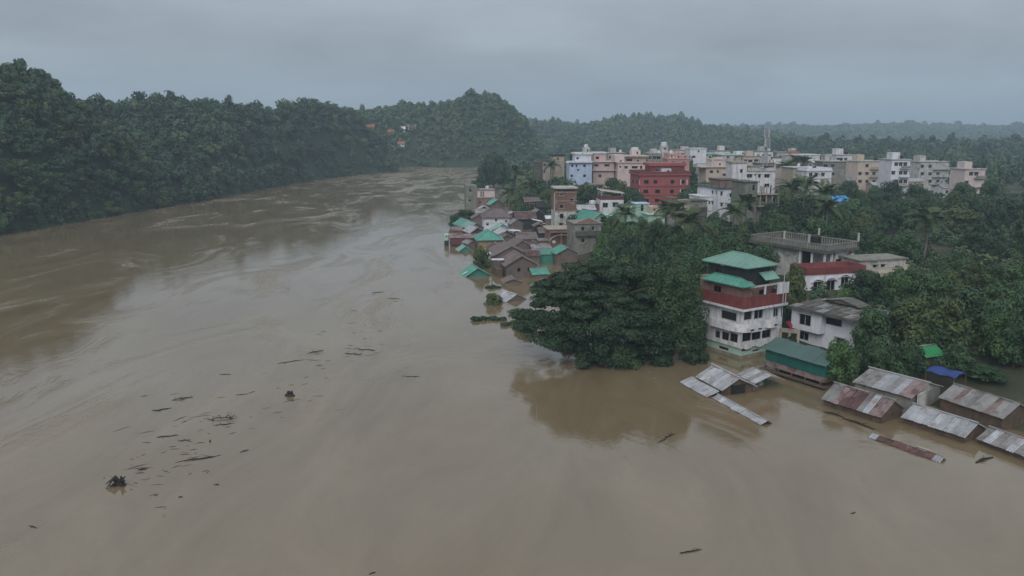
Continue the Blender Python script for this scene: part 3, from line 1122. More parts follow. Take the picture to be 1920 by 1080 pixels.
# wavy balcony ledge round the corner
mb = MB()
prof = [(-0.35, D1 - 0.3), (-0.35, 5.4), (-1.25, 4.6), (-1.25, 1.2), (-0.95, 0.0), (-0.3, -0.85), (0.8, -1.25), (2.6, -1.25), (3.3, -0.35), (4.2, -0.35), (4.5, -0.9), (6.0, -0.9), (6.3, -0.35), (7.3, -0.35), (7.3, -0.26), (-0.26, -0.26), (-0.26, D1 - 0.3)]
mb.prism(prof, z(621), z(613), M['white'])
mb.build('balcony_floor', b.root)
mb = MB()
for i in range(13):
    (xa, ya), (xb, yb) = prof[i], prof[i + 1]
    mb.face([(xa, ya, z(613) + .003), (xb, yb, z(613) + .003), (xb, yb, z(606)), (xa, ya, z(606))], M['white'])
    mb.face([(xa + .1, ya + .1, z(613) + .003), (xa + .1, ya + .1, z(606)), (xb + .1, yb + .1, z(606)), (xb + .1, yb + .1, z(613) + .003)], M['white'])
    mb.face([(xa, ya, z(606)), (xb, yb, z(606)), (xb + .1, yb + .1, z(606)), (xa + .1, ya + .1, z(606))], M['white'])
mb.build('balcony_wall', b.root)
for i, u in enumerate((0.3, 1.75, 5.2)):
    b.box('balcony_slot', u, u + 0.6, -1.27 if u < 4 else -0.92, -1.2 if u < 4 else -0.85, z(618), z(615), 'dark')
# scalloped aprons under the first floor windows
mb = MB()
for u in (-0.1, 2.3, 4.9):
    pts = [(u + 1.1 + 1.1 * cos(a), -0.3, z(646) - 0.75 * sin(a)) for a in [pi * k / 8 for k in range(9)]]
    mb.face(pts[::-1], M['white'])
    mb.face([(x, y + 0.045, q) for x, y, q in pts], M['white'])
    for k in range(8):
        p, q = pts[k], pts[k + 1]
        mb.face([p, q, (q[0], q[1] + .045, q[2]), (p[0], p[1] + .045, p[2])], M['white'])
mb.build('scalloped_apron', b.root)
b.slab(-0.5, W1 + 0.3, -0.5, D1, z(582), 0.3, 'white', 'terrace_slab', 0.3)
zt = z(582) + 0.304
b.parapet(-0.7, W1 + 0.5, -0.7, D1 + 0.2, zt, z(556) - zt, 'dark_red', 0.14, 'terrace_parapet')
b.walls(-0.3, 1.6, 0.0, D1 - 0.6, zt, z(531), 'brick_pink', [], [(1345, 543, 15, 16, 'dark')], name='third_storey')
b.walls(1.61, 6.2, 0.7, D1 - 0.6, zt, z(542), 'brick_pink', [(1402, 551, 8, 7, 'dark'), (1428, 548, 9, 10, 'dark')], name='third_storey_wing')
b.box('terrace_beam', 0.6, W1 + 0.2, -0.45, -0.25, z(541), z(538), 'white_dirty')
b.columns([(W1 + 0.1, -0.35), (3.6, -0.35)], zt, z(541), 'white', 0.09, 'terrace_post')
hip(b, -1.2, 0.97, -0.9, 6.6, z(535), 0.85, 'green_roof', 0.6, 'lower_roof')
b.walls(1.0, 5.6, 0.72, 7.4, z(542) + .003, z(504), 'char', [(1430, 511, 7, 9, 'dark')], [(1347, 507, 13, 9, 'dark')], name='top_storey')
hip(b, 0.35, 6.3, 0.05, 8.1, z(504), 1.3, 'green_pale', 0.3, 'upper_roof')
b.box('shutter', 0.955, 0.995, 4.6, 5.2, z(510), z(503), 'frame')
mb = MB()
mb.face([(3.4, -.5, z(529)), (6.2, -.5, z(529)), (6.2, .7, z(517)), (3.4, .7, z(517))], M['green_pale'])
mb.face([(3.4, -.5, z(529) - .06), (3.4, .7, z(517) - .06), (6.2, .7, z(517) - .06), (6.2, -.5, z(529) - .06)], M['green_pale'])
mb.face([(3.4, -.5, z(529) - .06), (6.2, -.5, z(529) - .06), (6.2, -.5, z(529)), (3.4, -.5, z(529))], M['green_pale'])
mb.build('awning', b.root)
b.box('white_panel', 5.3, 7.6, -0.95, -0.87, z(558), z(537), 'white')
mb = MB()
mb.tube([(6.4, -1.05, zt - .3), (6.4, -1.05, z(512))], [.06, .05], M['frame'])
mb.tube([(6.9, -1.05, zt - .3), (6.9, -1.05, z(556))], [.06, .06], M['frame'])
mb.build('standpipe', b.root)
mb = MB()
mb.tube([(-0.33, -0.33, z(653)), (-0.33, -0.33, z(622))], [.07, .07], M['frame'], 6)
mb.tube([(W1 + .16, -0.3, 0.2), (W1 + .16, -0.3, z(584))], [.06, .06], M['frame'], 6)
mb.build('downpipe', b.root)

# white two storey house with weathered flat roof
b = Bld('white_house', 'white two storey house with a jutting upper bay and mossy weathered concrete roof', 'house', 1480, 108.0, -57, 0)
z = b.zc
b.walls(0.35, 10.4, 1.0, 7.5, -1.0, z(614), 'lilac', [(1507, 630, 17, 16), (1575, 640, 14, 16)], name='lower_storey')
b.walls(0, 4.6, 0, 7.5, z(614) + .003, z(577), 'lilac', [(1509, 600, 21, 22)], [(1479, 600, 1, 1)], name='upper_bay', px=True)
b.walls(4.61, 10.4, 1.0, 7.5, z(614) + .003, z(577), 'lilac', [(1556, 602, 26, 13, 'dark')], name='upper_storey')
b.slab(0, 10.4, 0, 7.5, z(577), 0.25, 'concrete_dark', 'roof_slab', 0.55)
zr = z(577) + .254
mb = MB()
for i, (y0, y1, h) in enumerate(((-0.3, 1.6, .22), (1.7, 3.8, .36), (3.9, 6.0, .3), (6.1, 7.8, .18))):
    n = 8
    for k in range(n):
        x0 = -0.4 + k * 1.4
        mb.face([(x0, y0, zr + .03 + R.random() * .06), (x0 + 1.34, y0, zr + .03 + R.random() * .06), (x0 + 1.34, y1, zr + h), (x0, y1, zr + h - .05)], M['concrete_dark'] if (k + i) % 3 else M['zinc_old'])
        mb.face([(x0, y1, zr + h - .05), (x0 + 1.34, y1, zr + h), (x0 + 1.34, y1 + .02, zr), (x0, y1 + .02, zr)], M['concrete_dark'])
o = mb.build('roof_sheet', b.root)
b.box('roof_upstand', 1.5, 6.5, 5.2, 5.35, zr + .4, zr + .75, 'concrete')
gb = MB()
gb.face([(1.2, 5.1, zr + .42), (6.8, 5.1, zr + .42), (4, 5.1, zr + 1.05)], M['concrete_dark'])
gb.face([(1.0, 4.9, zr + .4), (4, 4.9, zr + 1.1), (4, 7.6, zr + 1.1), (1.0, 7.6, zr + .4)], M['zinc_old'])
gb.face([(7.0, 4.9, zr + .4), (7.0, 7.6, zr + .4), (4, 7.6, zr + 1.1), (4, 4.9, zr + 1.1)], M['concrete_dark'])
gb.build('roof_gable', b.root)
b.box('bay_corner', 4.62, 4.8, -0.02, 0.98, z(613), z(578), 'lilac')

mb = MB()
X, Y = x_at(1478, 104, 3), 104.0
o = empty('cloth_bundle', 'crimson cloth hanging at the corner of the white two storey house', 'cloth', (X, Y, 0), radians(-57))
zc_ = at_depth(1478, 610, Y)[1]
mb.face([(-.9, 0, zc_ + .4), (.3, -.2, zc_ + .7), (1.1, -.1, zc_ + .1), (.7, 0, zc_ - .5), (-.2, .1, zc_ - .1)], M['magenta'])
mb.face([(-.9, .05, zc_ + .4), (-.2, .15, zc_ - .1), (.7, .05, zc_ - .5), (1.1, -.05, zc_ + .1), (.3, -.15, zc_ + .7)], M['magenta'])
mb.build('cloth', o).scale = (.6, .6, 1)
b = Bld('arched_wall', 'small cream wall with two pointed arches between the green shed and the white house', 'wall', 1459, 105.0, -25, 0)
b.box('wall_top', 0, 2.6, 0, .25, b.zc(622), b.zc(615), 'stone')
for x in (0, 1.15, 2.3):
    b.box('pier', x, x + .3, 0.003, .247, 0, b.zc(622) - .003, 'stone')

# long green shed
b = Bld('green_shed', 'long shed with slate green roof and dark teal tin side raised over the flood', 'shed', 1433, 97.6, -58.5, 2.7)
b.X, b.Y = 31.8, 97.6
b.root.location = (31.8, 97.6, 0)
b.walls(0.25, 9.0, 0.3, 4.6, 0.55, 1.3, 'rust_pink', px=False, name='lower_boards')
b.walls(0.15, 9.1, 0.2, 4.7, 1.304, 2.68, 'teal_dark', px=False, name='tin_side')
slope(b.root, -0.2, -0.25, 2.72, 9.5, 2.6, 1.1, 0, ['green_dull'], 10)
slope(b.root, 9.3, 4.95, 2.72, 9.5, 2.6, 1.1, pi, ['green_dull'])
b.columns([(0.3, 0.25), (2.3, 0.25), (4.3, 0.25), (6.3, 0.25), (8.5, 0.25)], -2, 0.548, 'wood', 0.09, 'stilt')
b.box('ledge', -0.1, 9.6, -0.6, 0.2, 0.12, 0.24, 'wood')
b.box('plank', 3.0, 9.8, -0.75, -0.55, 0.12, 0.22, 'drift')


# rusty tin sheds, sheet by sheet
def shed(label, left, right, run, ze, zr, mats, wallm, back=None, wz=-2.0, gablem=None, name='tin_shed', over=0.2):
    A, B = at(*left, ze), at(*right, ze)
    th, ln = math.degrees(atan2(B[1] - A[1], B[0] - A[0])), hypot(B[0] - A[0], B[1] - A[1])
    r = Bld(name, label, 'shed', 1500, 90, th, 0)
    r.X, r.Y, r.th = A[0], A[1], radians(th)
    r.root.location = (A[0], A[1], 0)
    n = max(3, round(ln / 0.75))
    rise = zr - ze
    slope(r.root, 0, 0, ze, ln, run, rise, 0, mats, n)
    slope(r.root, ln, 2 * run, ze, ln, run, rise, pi, back or mats, n)
    r.walls(over, ln - over, over + .15, 2 * run - over - .15, wz, ze + .05, wallm, px=False)
    gm = M[gablem or wallm]
    for x in (over + .01, ln - over - .01):
        mb = MB()
        mb.face([(x, over + .15, ze + .05), (x, 2 * run - over - .15, ze + .05), (x, run, zr - .08)], gm)
        mb.build('gable_wall', r.root)
    rc = MB()
    rc.tube([(-.05, run, zr + .05), (ln + .05, run, zr + .05)], [.1, .1], M[mats[0]], 6)
    rc.build('ridge_cap', r.root)
    return r


shed('rusty tin shed with dark maroon and grey striped roof sheets, nearest the green shed', (1538, 748), (1651, 784), 2.35, 0.75, 2.2,
     ['zinc_old', 'zinc_old', 'rust_pink', 'rust', 'rust', 'rust', 'zinc_old', 'zinc', 'rust_pink', 'rust_pink', 'zinc_old'], 'wood')
r = shed('tin shed with broad pale grey roof rusting along its eave, behind the striped one', (1597, 716), (1709, 747), 3.4, 1.7, 2.75,
         ['zinc_old', 'zinc_old', 'zinc_old', 'zinc', 'zinc', 'zinc_old', 'zinc', 'rust_pink', 'rust_pink'], 'concrete', gablem='white_dirty')
r.box('fascia_board', -0.1, 7.2, 3.3, 3.42, 2.86, 2.95, 'frame')
r.box('side_screen', 7.15, 7.25, 0.8, 2.6, -0.2, 2.1, 'white_dirty')
shed('tin shed with pale silver roof patched and streaked, farthest down the bank', (1687, 782), (1808, 821), 2.2, 0.7, 1.75,
     ['zinc', 'zinc', 'zinc', 'zinc', 'zinc', 'zinc', 'zinc', 'zinc', 'zinc'], 'wood')
shed('brown and grey striped tin shed standing behind the silver roofed one', (1757, 745), (1880, 786), 2.5, 1.4, 2.6,
     ['zinc_old', 'zinc_old', 'rust_pink', 'zinc_old', 'zinc_old', 'zinc_old', 'zinc_old', 'rust_pink', 'zinc_old', 'zinc_old'], 'wood')
shed('low grey tin shed past the silver roofed one', (1828, 822), (1945, 866), 1.9, 0.5, 1.4, ['zinc_old', 'zinc', 'zinc_old'], 'wood')

# flooded silver roof in front of the big house
b = Bld('flooded_house', 'house drowned to its silver tin roof, dark gable open, before the four storey house', 'house', 1302, 92.1, -71, 0)
b.X, b.Y = 21.9, 92.1
b.root.location = (21.9, 92.1, 0)
slope(b.root, 0, 0, 0.75, 5.7, 2.35, 1.25, 0, ['zinc'], 7)
slope(b.root, 5.7, 4.9, 0.75, 5.7, 2.55, 1.25, pi, ['zinc', 'zinc_old'], 7)
mb = MB()
for i in range(12):
    t0, t1 = i / 12, (i + 1) / 12
    y0, y1 = 0.25 + 4.3 * t0, 0.25 + 4.3 * t1 - .04
    f = lambda y: 0.75 + 1.2 * (1 - abs(y - 2.35) / 2.35) - .06
    mb.face([(5.3, y0, -1), (5.3, y1, -1), (5.3, y1, f(y1)), (5.3, y0, f(y0))], M['wood'])
    mb.face([(5.33, y0, -1), (5.33, y0, f(y0)), (5.33, y1, f(y1)), (5.33, y1, -1)], M['wood'])
mb.build('gable_boards', b.root)
b.box('opening_shade', 5.34, 5.36, 1.5, 3.4, -1, 1.1, 'dark')  # dark sheet painted as the shade inside the open gable
slope(b.root, -0.6, -1.75, 0.08, 5.9, 1.65, 0.5, 0, ['zinc'], 7)
slope(b.root, 5.6, -1.2, 0.05, 9.0, 0.8, 0.32, 0, ['zinc'], 10)
slope(b.root, 14.6, 0.25, 0.05, 9.0, 0.62, 0.32, pi, ['rust'], 10)
slope(b.root, 1.2, 4.95, 0.85, 3.8, 2.2, 0.75, 0, ['zinc_old', 'zinc'], 4)
slope(b.root, 5.0, 9.2, 0.85, 3.8, 2.0, 0.75, pi, ['zinc_old'], 4)
rc = MB()
rc.tube([(-.1, 2.38, 2.08), (5.8, 2.38, 2.08)], [.1, .1], M['zinc'], 6)
rc.tube([(5.6, -.4, .42), (14.6, -.4, .42)], [.07, .07], M['zinc'], 6)
rc.build('ridge_cap', b.root)

b = Bld('drowned_roof', 'long rust brown roof ridge just above the water with pale end sheets, below the tin sheds', 'roof', 1635, 74.8, -57, 0)
b.X, b.Y = 35.6, 74.9
b.root.location = (35.6, 74.9, 0)
slope(b.root, 0, -.55, .03, 7.2, .6, .33, 0, ['zinc', 'rust', 'rust', 'rust', 'rust', 'rust', 'rust', 'rust', 'zinc'], 9)
slope(b.root, 7.2, .6, .03, 7.2, .55, .33, pi, ['zinc_old', 'rust', 'rust', 'wood', 'rust', 'wood', 'rust', 'zinc'], 9)
b.box('loose_sheet', 3.9, 5.9, 1.2, 1.5, .02, .06, 'stone')

for (label, pxs) in (('sodden plank drifting beside the drowned rust brown ridge', [(1545, 773), (1582, 783)]), ('dark timber beam awash before the striped tin shed', [(1580, 785), (1640, 806)]),
                     ('broken beam and brush awash at the end of the low grey shed', [(1830, 868), (1862, 858)])):
    (xa, ya), (xb, yb) = at(*pxs[0]), at(*pxs[1])
    mb = MB()
    ln = hypot(xb - xa, yb - ya)
    mb.tube([(0, 0, .02), (ln * .4, .12, .1), (ln, 0, .03)], [.08, .13, .06], M['drift'], 6)
    mb.tube([(ln * .5, 0, .08), (ln * .7, .5, .25)], [.05, .02], M['drift'], 5)
    mb.tube([(ln * .2, 0, .08), (ln * .35, -.4, .12)], [.05, .02], M['drift'], 5)
    tag(mb.build('driftwood', None, (xa, ya, 0), (0, 0, atan2(yb - ya, xb - xa))), label, 'driftwood', 'floating driftwood')

# tarpaulins
for label, nm, pxy, Y, w, mt in (('dark blue tarpaulin sheltering goods behind the pale grey tin shed', 'tarpaulin', (1762, 702), 86, 3.4, 'blue_dark'),):
    X, zz = at_depth(*pxy, Y)
    o = empty(nm, label, 'tarpaulin', (X, Y, 0), radians(-57))
    mb = MB()
    n = 8
    for i in range(n):
        xa, xb = -w / 2 + w * i / n, -w / 2 + w * (i + 1) / n
        for j in range(3):
            ya, yb = j * .9, j * .9 + .9
            f = lambda x, y: zz + .35 * sin(y * 1.1) - .08 * cos(x * 3)
            mb.face([(xa, ya, f(xa, ya)), (xb, ya, f(xb, ya)), (xb, yb, f(xb, yb)), (xa, yb, f(xa, yb))], M[mt])
    mb.build('sheet', o)
    mb = MB()
    for x in (-w / 2 + .1, w / 2 - .1):
        mb.tube([(x, .1, -1), (x, .1, zz - .05)], [.06, .05], M['wood'])
        mb.tube([(x, 2.5, -1), (x, 2.5, zz + .1)], [.06, .05], M['wood'])
    mb.build('pole', o)
X, zz = at_depth(1746, 657, 92)
b = Bld('green_hut', 'hut with bright green sheet roof half hidden by trees at the right', 'hut', 1738, 92, 20, zz)
gable(b, 0, 2.3, 0, 2.6, zz - .6, .7, 'x', ['green_net'], 'wood')

# house with arched windows and a red parapet
b = Bld('arched_house', 'white house with round arched windows below a dark red parapet', 'house', 1511, 134.0, 14, 5)
z = b.zc
Wd = b.w_to(1620, 520)
b.walls(0, Wd, 0, 4.5, 0, z(516), 'lilac', [(1533, 538, 16, 20), (1558, 535, 15, 20), (1584, 528, 14, 18)], name='wall')
b.parapet(-.15, Wd + .15, -.15, 4.65, z(516) + .003, z(502.5) - z(516), 'dark_red', .22)
for cx, cy in ((1533, 526), (1558, 523), (1584, 517)):
    q, zz = b.plane(cx, cy)
    mb = MB()
    pts = [(q + 1.25 * cos(a), zz - .35 + .75 * sin(a)) for a in [pi * k / 10 for k in range(11)]]
    pin = [(q + .95 * cos(a), zz - .35 + .5 * sin(a)) for a in [pi * k / 10 for k in range(11)]]
    for k in range(10):
        for yy, o_ in ((-.28, 1), (-.02, -1)):
            f = [(pts[k][0], yy, pts[k][1]), (pts[k + 1][0], yy, pts[k + 1][1]), (pin[k + 1][0], yy, pin[k + 1][1]), (pin[k][0], yy, pin[k][1])]
            mb.face(f[::-1] if o_ > 0 else f, M['lilac'])
        mb.face([(pts[k][0], -.28, pts[k][1]), (pts[k][0], -.02, pts[k][1]), (pts[k + 1][0], -.02, pts[k + 1][1]), (pts[k + 1][0], -.28, pts[k + 1][1])], M['lilac'])
        mb.face([(pin[k][0], -.28, pin[k][1]), (pin[k + 1][0], -.28, pin[k + 1][1]), (pin[k + 1][0], -.02, pin[k + 1][1]), (pin[k][0], -.02, pin[k][1])], M['dark'])  # soffit coloured dark as the shade under the hood
    mb.face([(x, -.012, q_) for x, q_ in pin][::-1], M['glass'])
    mb.build('arch_hood', b.root)
mb = MB()
q, zz = b.plane(1545, 540)
mb.tube([(q, -.08, 0), (q, -.08, z(517))], [.06, .06], M['frame'], 6)
mb.build('downpipe', b.root)

# villa with a balustraded roof terrace
b = Bld('terrace_villa', 'low villa with a balustraded flat roof terrace and open dark porch', 'house', 1547, 142.0, 32, 7)
z = b.zc
zs = z(476)
b.walls(0.8, 8.4, 5.6, 16.5, 0, zs, 'white_dirty', [(1552, 489, 12, 14, 'open')], [(1432, 466, 10, 5, 'dark')], name='wall')
b.walls(3.5, 8.4, 0.4, 5.59, 0, zs, 'white', [(1565, 493, 10, 14, 'open')], name='front_room')
b.box('porch_shade', 0.9, 3.4, 5.45, 5.58, 0.5, zs - .01, 'dark')  # dark sheet before the wall, the porch's shade put into its colour
b.columns([(0.3, 0.3), (0.3, 3.0), (0.3, 5.6), (2.2, 0.3)], 0, zs, 'white', .16, 'porch_column')
b.slab(0, 9, 0, 17, zs, .55, 'concrete_dark', 'terrace_slab', .35)
zt = zs + .554
b.railing(-.1, 9.1, -.1, 17.1, zt, .95, 'concrete', .55)
b.columns([(-.1, 3.6), (-.1, 9.2), (9.1, 8.5), (9.1, -.1)], zt + 1.1, zt + 2.6, 'white_dirty', .13, 'roof_post')
b.tank(5.2, 6.2, zt, .95, 1.9)
b.rods([(1.5, 13), (2.5, 14.5), (3.5, 12.5)], zt, 1.2)

b = Bld('gabled_outhouse', 'small white gabled outhouse with a brown roof beside the red parapet', 'house', 1583, 145.0, 14, 6)
zz = b.zc(484)
gable(b, 0, 3.4, 0, 5.2, zz, 0.95, 'y', ['brown_roof'], 'white', .15, wall_z0=0)
b.box('gable_vent', .8, 1.3, -.03, -.004, zz - .15, zz + .2, 'dark')
b.box('gable_vent', 2.1, 2.6, -.03, -.004, zz - .15, zz + .2, 'dark')

b = Bld('porch_building', 'cream canopied building with dark open bays right of the arched house', 'house', 1624, 135.0, 14, 4)
z = b.zc
b.walls(0, 13, 3.2, 9, 0, z(520), 'concrete', [(1640, 535, 10, 16, 'open')], name='wall')
b.slab(0, 13, 0, 9, z(520), .7, 'stone', 'canopy', .3)
b.columns([(.3, .2), (3.3, .2), (6.5, .2), (9.7, .2), (12.7, .2)], 0, z(520), 'concrete', .22)
b.walls(1.5, 11, 4, 9, z(520) + .72, z(497), 'white_dirty', [(1640, 506, 8, 7), (1655, 505, 8, 7)], name='upper_storey')
b.slab(1.5, 11, 4, 9, z(497), .22, 'concrete')
b.box('retaining_ledge', -.5, 14, -2.2, -1.2, 0, 2.4, 'concrete')

# ================================================================== riverside cluster of drowned tin houses
def cottage(label, px, Y, th, w, d, py_eave, rise, axis, mats, wall, over=.4, name='tin_house', front=(), left=(), back=None, verge=None, sheets=0, cap='zinc_old'):
    b = Bld(name, label, 'house', px, Y, th, 1)
    gable(b, 0, w, 0, d, b.zc(py_eave), rise, axis, mats, wall, over, sheets, back, cap, -2.5, front, left, verge)
    return b


b = cottage('ribbed brown tin house with two small gable windows, nearest the big tree', 950, 161, 12, 6.4, 7.2, 497.5, 1.75, 'y', ['brown_roof'], 'tin_brown', .5,
            front=[(973, 506, 6, 7, 'dark'), (992, 505, 6, 7, 'dark')], sheets=9)
b.box('lean_to', -1.9, -.6, 1, 5.5, -2, b.zc(506), 'wood')
for k in range(4):
    mb = MB()
    ang = atan2(1.75, 3.2)
    mb.box(0, 2.6, -.07, .07, .06, .1, M['zinc'])
    mb.build('roof_strip', b.root, (1.2, 2.0 + k * 1.1, b.zc(500) + 1.2 * 1.75 / 3.2 + .07), (0, -ang, 0))
cottage('grey brown tin house with a long roof behind the ribbed brown one', 926, 176, 12, 8.2, 9, 480, 2.0, 'y', ['brown_roof'], 'tin_brown', .4)
b = cottage('tin house with a blue grey sheet over half its roof, beyond the long brown roof', 958, 188, 15, 6, 7, 465, 1.6, 'y', ['brown_roof'], 'tin_brown', .3, back=['zinc'])
b = Bld('tin_hut', 'small pale tin hut at the edge of the flood beside the round bush', 'hut', 903, 178, 8, 1)
b.walls(0, 2.1, 0, 2.4, -2, b.zc(477), 'zinc', name='wall')
b.slab(0, 2.1, 0, 2.4, b.zc(477), .12, 'white', over=.15)
b = Bld('lean_to_roof', 'flat white sheet roof propped against the ribbed brown house', 'roof', 922, 164, 5, 1)
b.box('roof_sheet', 0, 2.6, 0, 1.6, b.zc(488), b.zc(488) + .1, 'white')
b.columns([(.1, .1), (2.5, .1), (.1, 1.5), (2.5, 1.5)], -2, b.zc(488) - .003, 'wood', .06, 'post')
b = cottage('green gabled roof nearly under water with one white patched sheet', 874, 162, 18, 5.0, 4.4, 517, 1.5, 'y', ['green_roof'], 'teal_wall', .5, name='drowned_green_house', sheets=6, verge=None)
mb = MB()
mb.box(0, 1.1, -.35, .35, .06, .1, M['white'])
mb.build('patch_sheet', b.root, (-.35, 1.1, b.zc(517) + .05), (0, -atan2(1.5, 2.5), 0))
b = cottage('pale green gable roof over a sunken teal wall at the river edge', 861, 196, 14, 3.2, 4.2, 471, 1.1, 'y', ['green_pale'], 'teal_wall', .35, name='drowned_green_house')
b = Bld('hipped_house', 'ochre house with a bright teal hipped roof among the drowned tin houses', 'house', 897, 199, 8, 2)
zz = b.zc(450)
b.walls(0, 5.6, 0, 6.5, -2, zz, 'ochre')
hip(b, -.7, 6.2, -.7, 7.2, zz + .02, 2.1, 'green_roof', .35)
b.box('eave_gutter', 6.22, 6.32, -.7, 5, zz, zz + .12, 'white')
b = cottage('grey gabled house with white verge boards behind the teal hipped roof', 932, 214, 14, 5.2, 6.5, 442, 1.6, 'y', ['zinc'], 'tin_brown', .5, verge='white')
b = cottage('grey tin house stepped below the white verged gable', 932, 203, 14, 5.4, 5, 451, 1.3, 'y', ['brown_roof'], 'tin_brown', .45)
b = cottage('dull green gabled roof against the pale blue two storey house', 927, 224, 12, 5, 4, 430, 1.3, 'y', ['green_pale'], 'blue', .5)
b = Bld('blue_house', 'pale blue two storey house with a brown hipped roof at the waterside', 'house', 907, 232, 6, 2)
zz = b.zc(408)
b.walls(0, 7.6, 0, 7, -2, zz, 'lilac', [(930, 413, 4, 5), (949, 416, 4, 6), (914, 420, 5, 6)], name='wall')
b.box('floor_band', -.06, 7.66, -.08, -.004, b.zc(419), b.zc(417), 'white')
hip(b, -.6, 8.2, -.6, 7.6, zz + .02, 2.2, 'brown_roof', .4)
b = Bld('river_hut', 'long low maroon walled hut on stilts reaching out into the river', 'hut', 843, 206, -4, 1)
zz = b.zc(446)
b.walls(0, 7.4, 0, 5, 0.25, zz, 'maroon')
slope(b.root, -.3, -.3, zz + .03, 8, 2.9, .8, 0, ['rust_pink'])
slope(b.root, 7.7, 5.5, zz + .03, 8, 2.9, .8, pi, ['rust_pink'])
b.columns([(.2, .2), (2.5, .2), (5, .2), (7.2, .2)], -2, .25, 'wood', .09, 'stilt')
b = Bld('mint_cabin', 'tiny mint topped cabin at the outer end of the maroon river hut', 'cabin', 833, 206, -4, 1)  # cabin made up for an unclear pale and teal upright
b.walls(0, 1.0, 0, 1.2, -1, b.zc(451), 'char', name='base_wall')
b.walls(0, 1.0, 0, 1.2, b.zc(451) + .003, b.zc(440), 'mint', [(837, 444, 3, 3, 'open')], name='cabin_wall')
b.slab(0, 1, 0, 1.2, b.zc(440), .1, 'white', over=.12)
cottage('green roofed cottage with a pale verge, first of the row on the water', 867, 226, 22, 4.6, 8, 424, 1.4, 'y', ['green_roof'], 'teal_wall', .4, verge='white_dirty')
cottage('green roofed cottage behind the first, roof dulled grey green', 880, 219, 22, 4.2, 7, 428, 1.3, 'y', ['green_pale'], 'tin_brown', .4)
cottage('silver gabled tin cottage between the green roofs and the teal hipped one', 882, 210, 20, 4, 6, 436, 1.3, 'y', ['zinc'], 'maroon', .4)
cottage('small rusty roofed hut low on the water before the green cottages', 849, 222, 10, 2.9, 3, 432, .7, 'x', ['rust_pink'], 'tin_brown', .3, name='tin_hut')
cottage('narrow pale lean-to hut below the silver gable', 878, 201, 25, 2.2, 4, 457, .6, 'y', ['zinc_old'], 'tin_brown', .3, name='tin_hut')
b = cottage('brown roof tip showing above the flood beyond the floating brush', 938, 155, 8, 5.2, 4, 533, 1.0, 'y', ['brown_roof'], 'tin_brown', .3, name='drowned_brown_house')
b = Bld('drowned_silver_roof', 'tilted roof, bright silver on one side and dark brown on the other, beside the big tree', 'roof', 950, 137, 35, 0)
slope(b.root, 0, 4.6, .05, 4.4, 2.2, 1.1, -pi / 2, ['zinc'], 5)
slope(b.root, 4.5, .2, .05, 4.4, 2.3, 1.1, pi / 2, ['brown_roof'], 5)
mb = MB()
mb.face([(.1, .3, .02), (4.3, .3, .02), (2.2, .3, 1.05)], M['tin_brown'])
mb.build('gable_wall', b.root)
rc = MB()
rc.tube([(2.2, .1, 1.2), (2.2, 4.7, 1.2)], [.08, .08], M['white'], 6)
rc.build('ridge_cap', b.root)
cottage('bright green roofed shed touching the crown of the big tree', 1009, 178, 12, 3.4, 5, 477, .8, 'x', ['green_roof'], 'teal_wall', .3, name='green_roofed_shed')
cottage('wide green gable roof directly above the crown of the big tree', 1044, 176, 14, 4.8, 5, 475, 1.2, 'y', ['green_roof'], 'tin_brown', .4, name='green_roofed_shed')
cottage('scrap of green roof low at the left edge of the big tree', 1000, 160, 20, 3.2, 3, 514, .9, 'x', ['green_roof'], 'tin_brown', .3, name='green_roofed_shed')
cottage('rusty brown roof wedged between the ribbed house and the green sheds', 989, 176, 10, 2.8, 4, 480, .9, 'x', ['rust'], 'tin_brown', .3)
cottage('dark brown tin house between the blue house and the brick tower', 968, 240, 8, 6, 6, 410, 1.7, 'x', ['rust'], 'char', .4)
cottage('grey tin house left of the brick tower with bright sheets leaning on it', 1000, 244, 10, 3.6, 6, 402, 1.3, 'y', ['zinc_old'], 'char', .3)
cottage('low dark slate roof between the palms and the brick tower', 1008, 258, 6, 5.6, 6, 388, 1.6, 'x', ['char'], 'char', .4)
cottage('white fronted hut tucked against the foot of the brick tower', 1024, 236, 6, 1.9, 4, 410, .7, 'x', ['white'], 'tin_brown', .2, name='tin_hut')
cottage('small hut with a curved pale roof above the green cottages', 898, 262, 6, 3.4, 4, 392, .9, 'y', ['zinc'], 'char', .3, name='tin_hut')
b = cottage('brown walled house with a small green gable roof above the blue house', 920, 268, 12, 4.8, 6, 383, 1.5, 'y', ['green_roof'], 'tin_brown', .5)
cottage('shabby grey roof among bushes right of the brown walled green gable', 958, 226, 10, 3.4, 5, 420, 1.0, 'y', ['zinc_old'], 'tin_brown', .3)
for i, (px, py, Y, w, d, a) in enumerate(((1007, 413, 228, 3.2, 1.6, .5), (1018, 420, 220, 1.6, 2.6, -.5), (965, 432, 214, 3.2, 2.2, .2), (992, 458, 198, 2.4, 1.3, .1))):
    X, zz = at_depth(px, py, Y)
    lab = ['white sheet leaning on the grey house left of the brick tower', 'narrow white sheet sloping below the leaning one near the brick tower', 'white sheet roofing a gap right of the white verged gable',
           'small bright white flat roof above the blue grey sheeted house'][i]
    o = empty('roof_sheet_shelter', lab, 'shelter', (X, Y, 0), .2)
    mb = MB()
    mb.box(-w / 2, w / 2, -d / 2, d / 2, 0, .06, M['white'])
    mb.build('sheet', o, (0, 0, zz), (.25 * a, a * .4, a * .3))
    mb = MB()
    for x in (-w * .3, w * .3):
        mb.box(x - .06, x + .06, -.06, .06, -2, zz - .15, M['wood'])
    mb.build('prop', o)

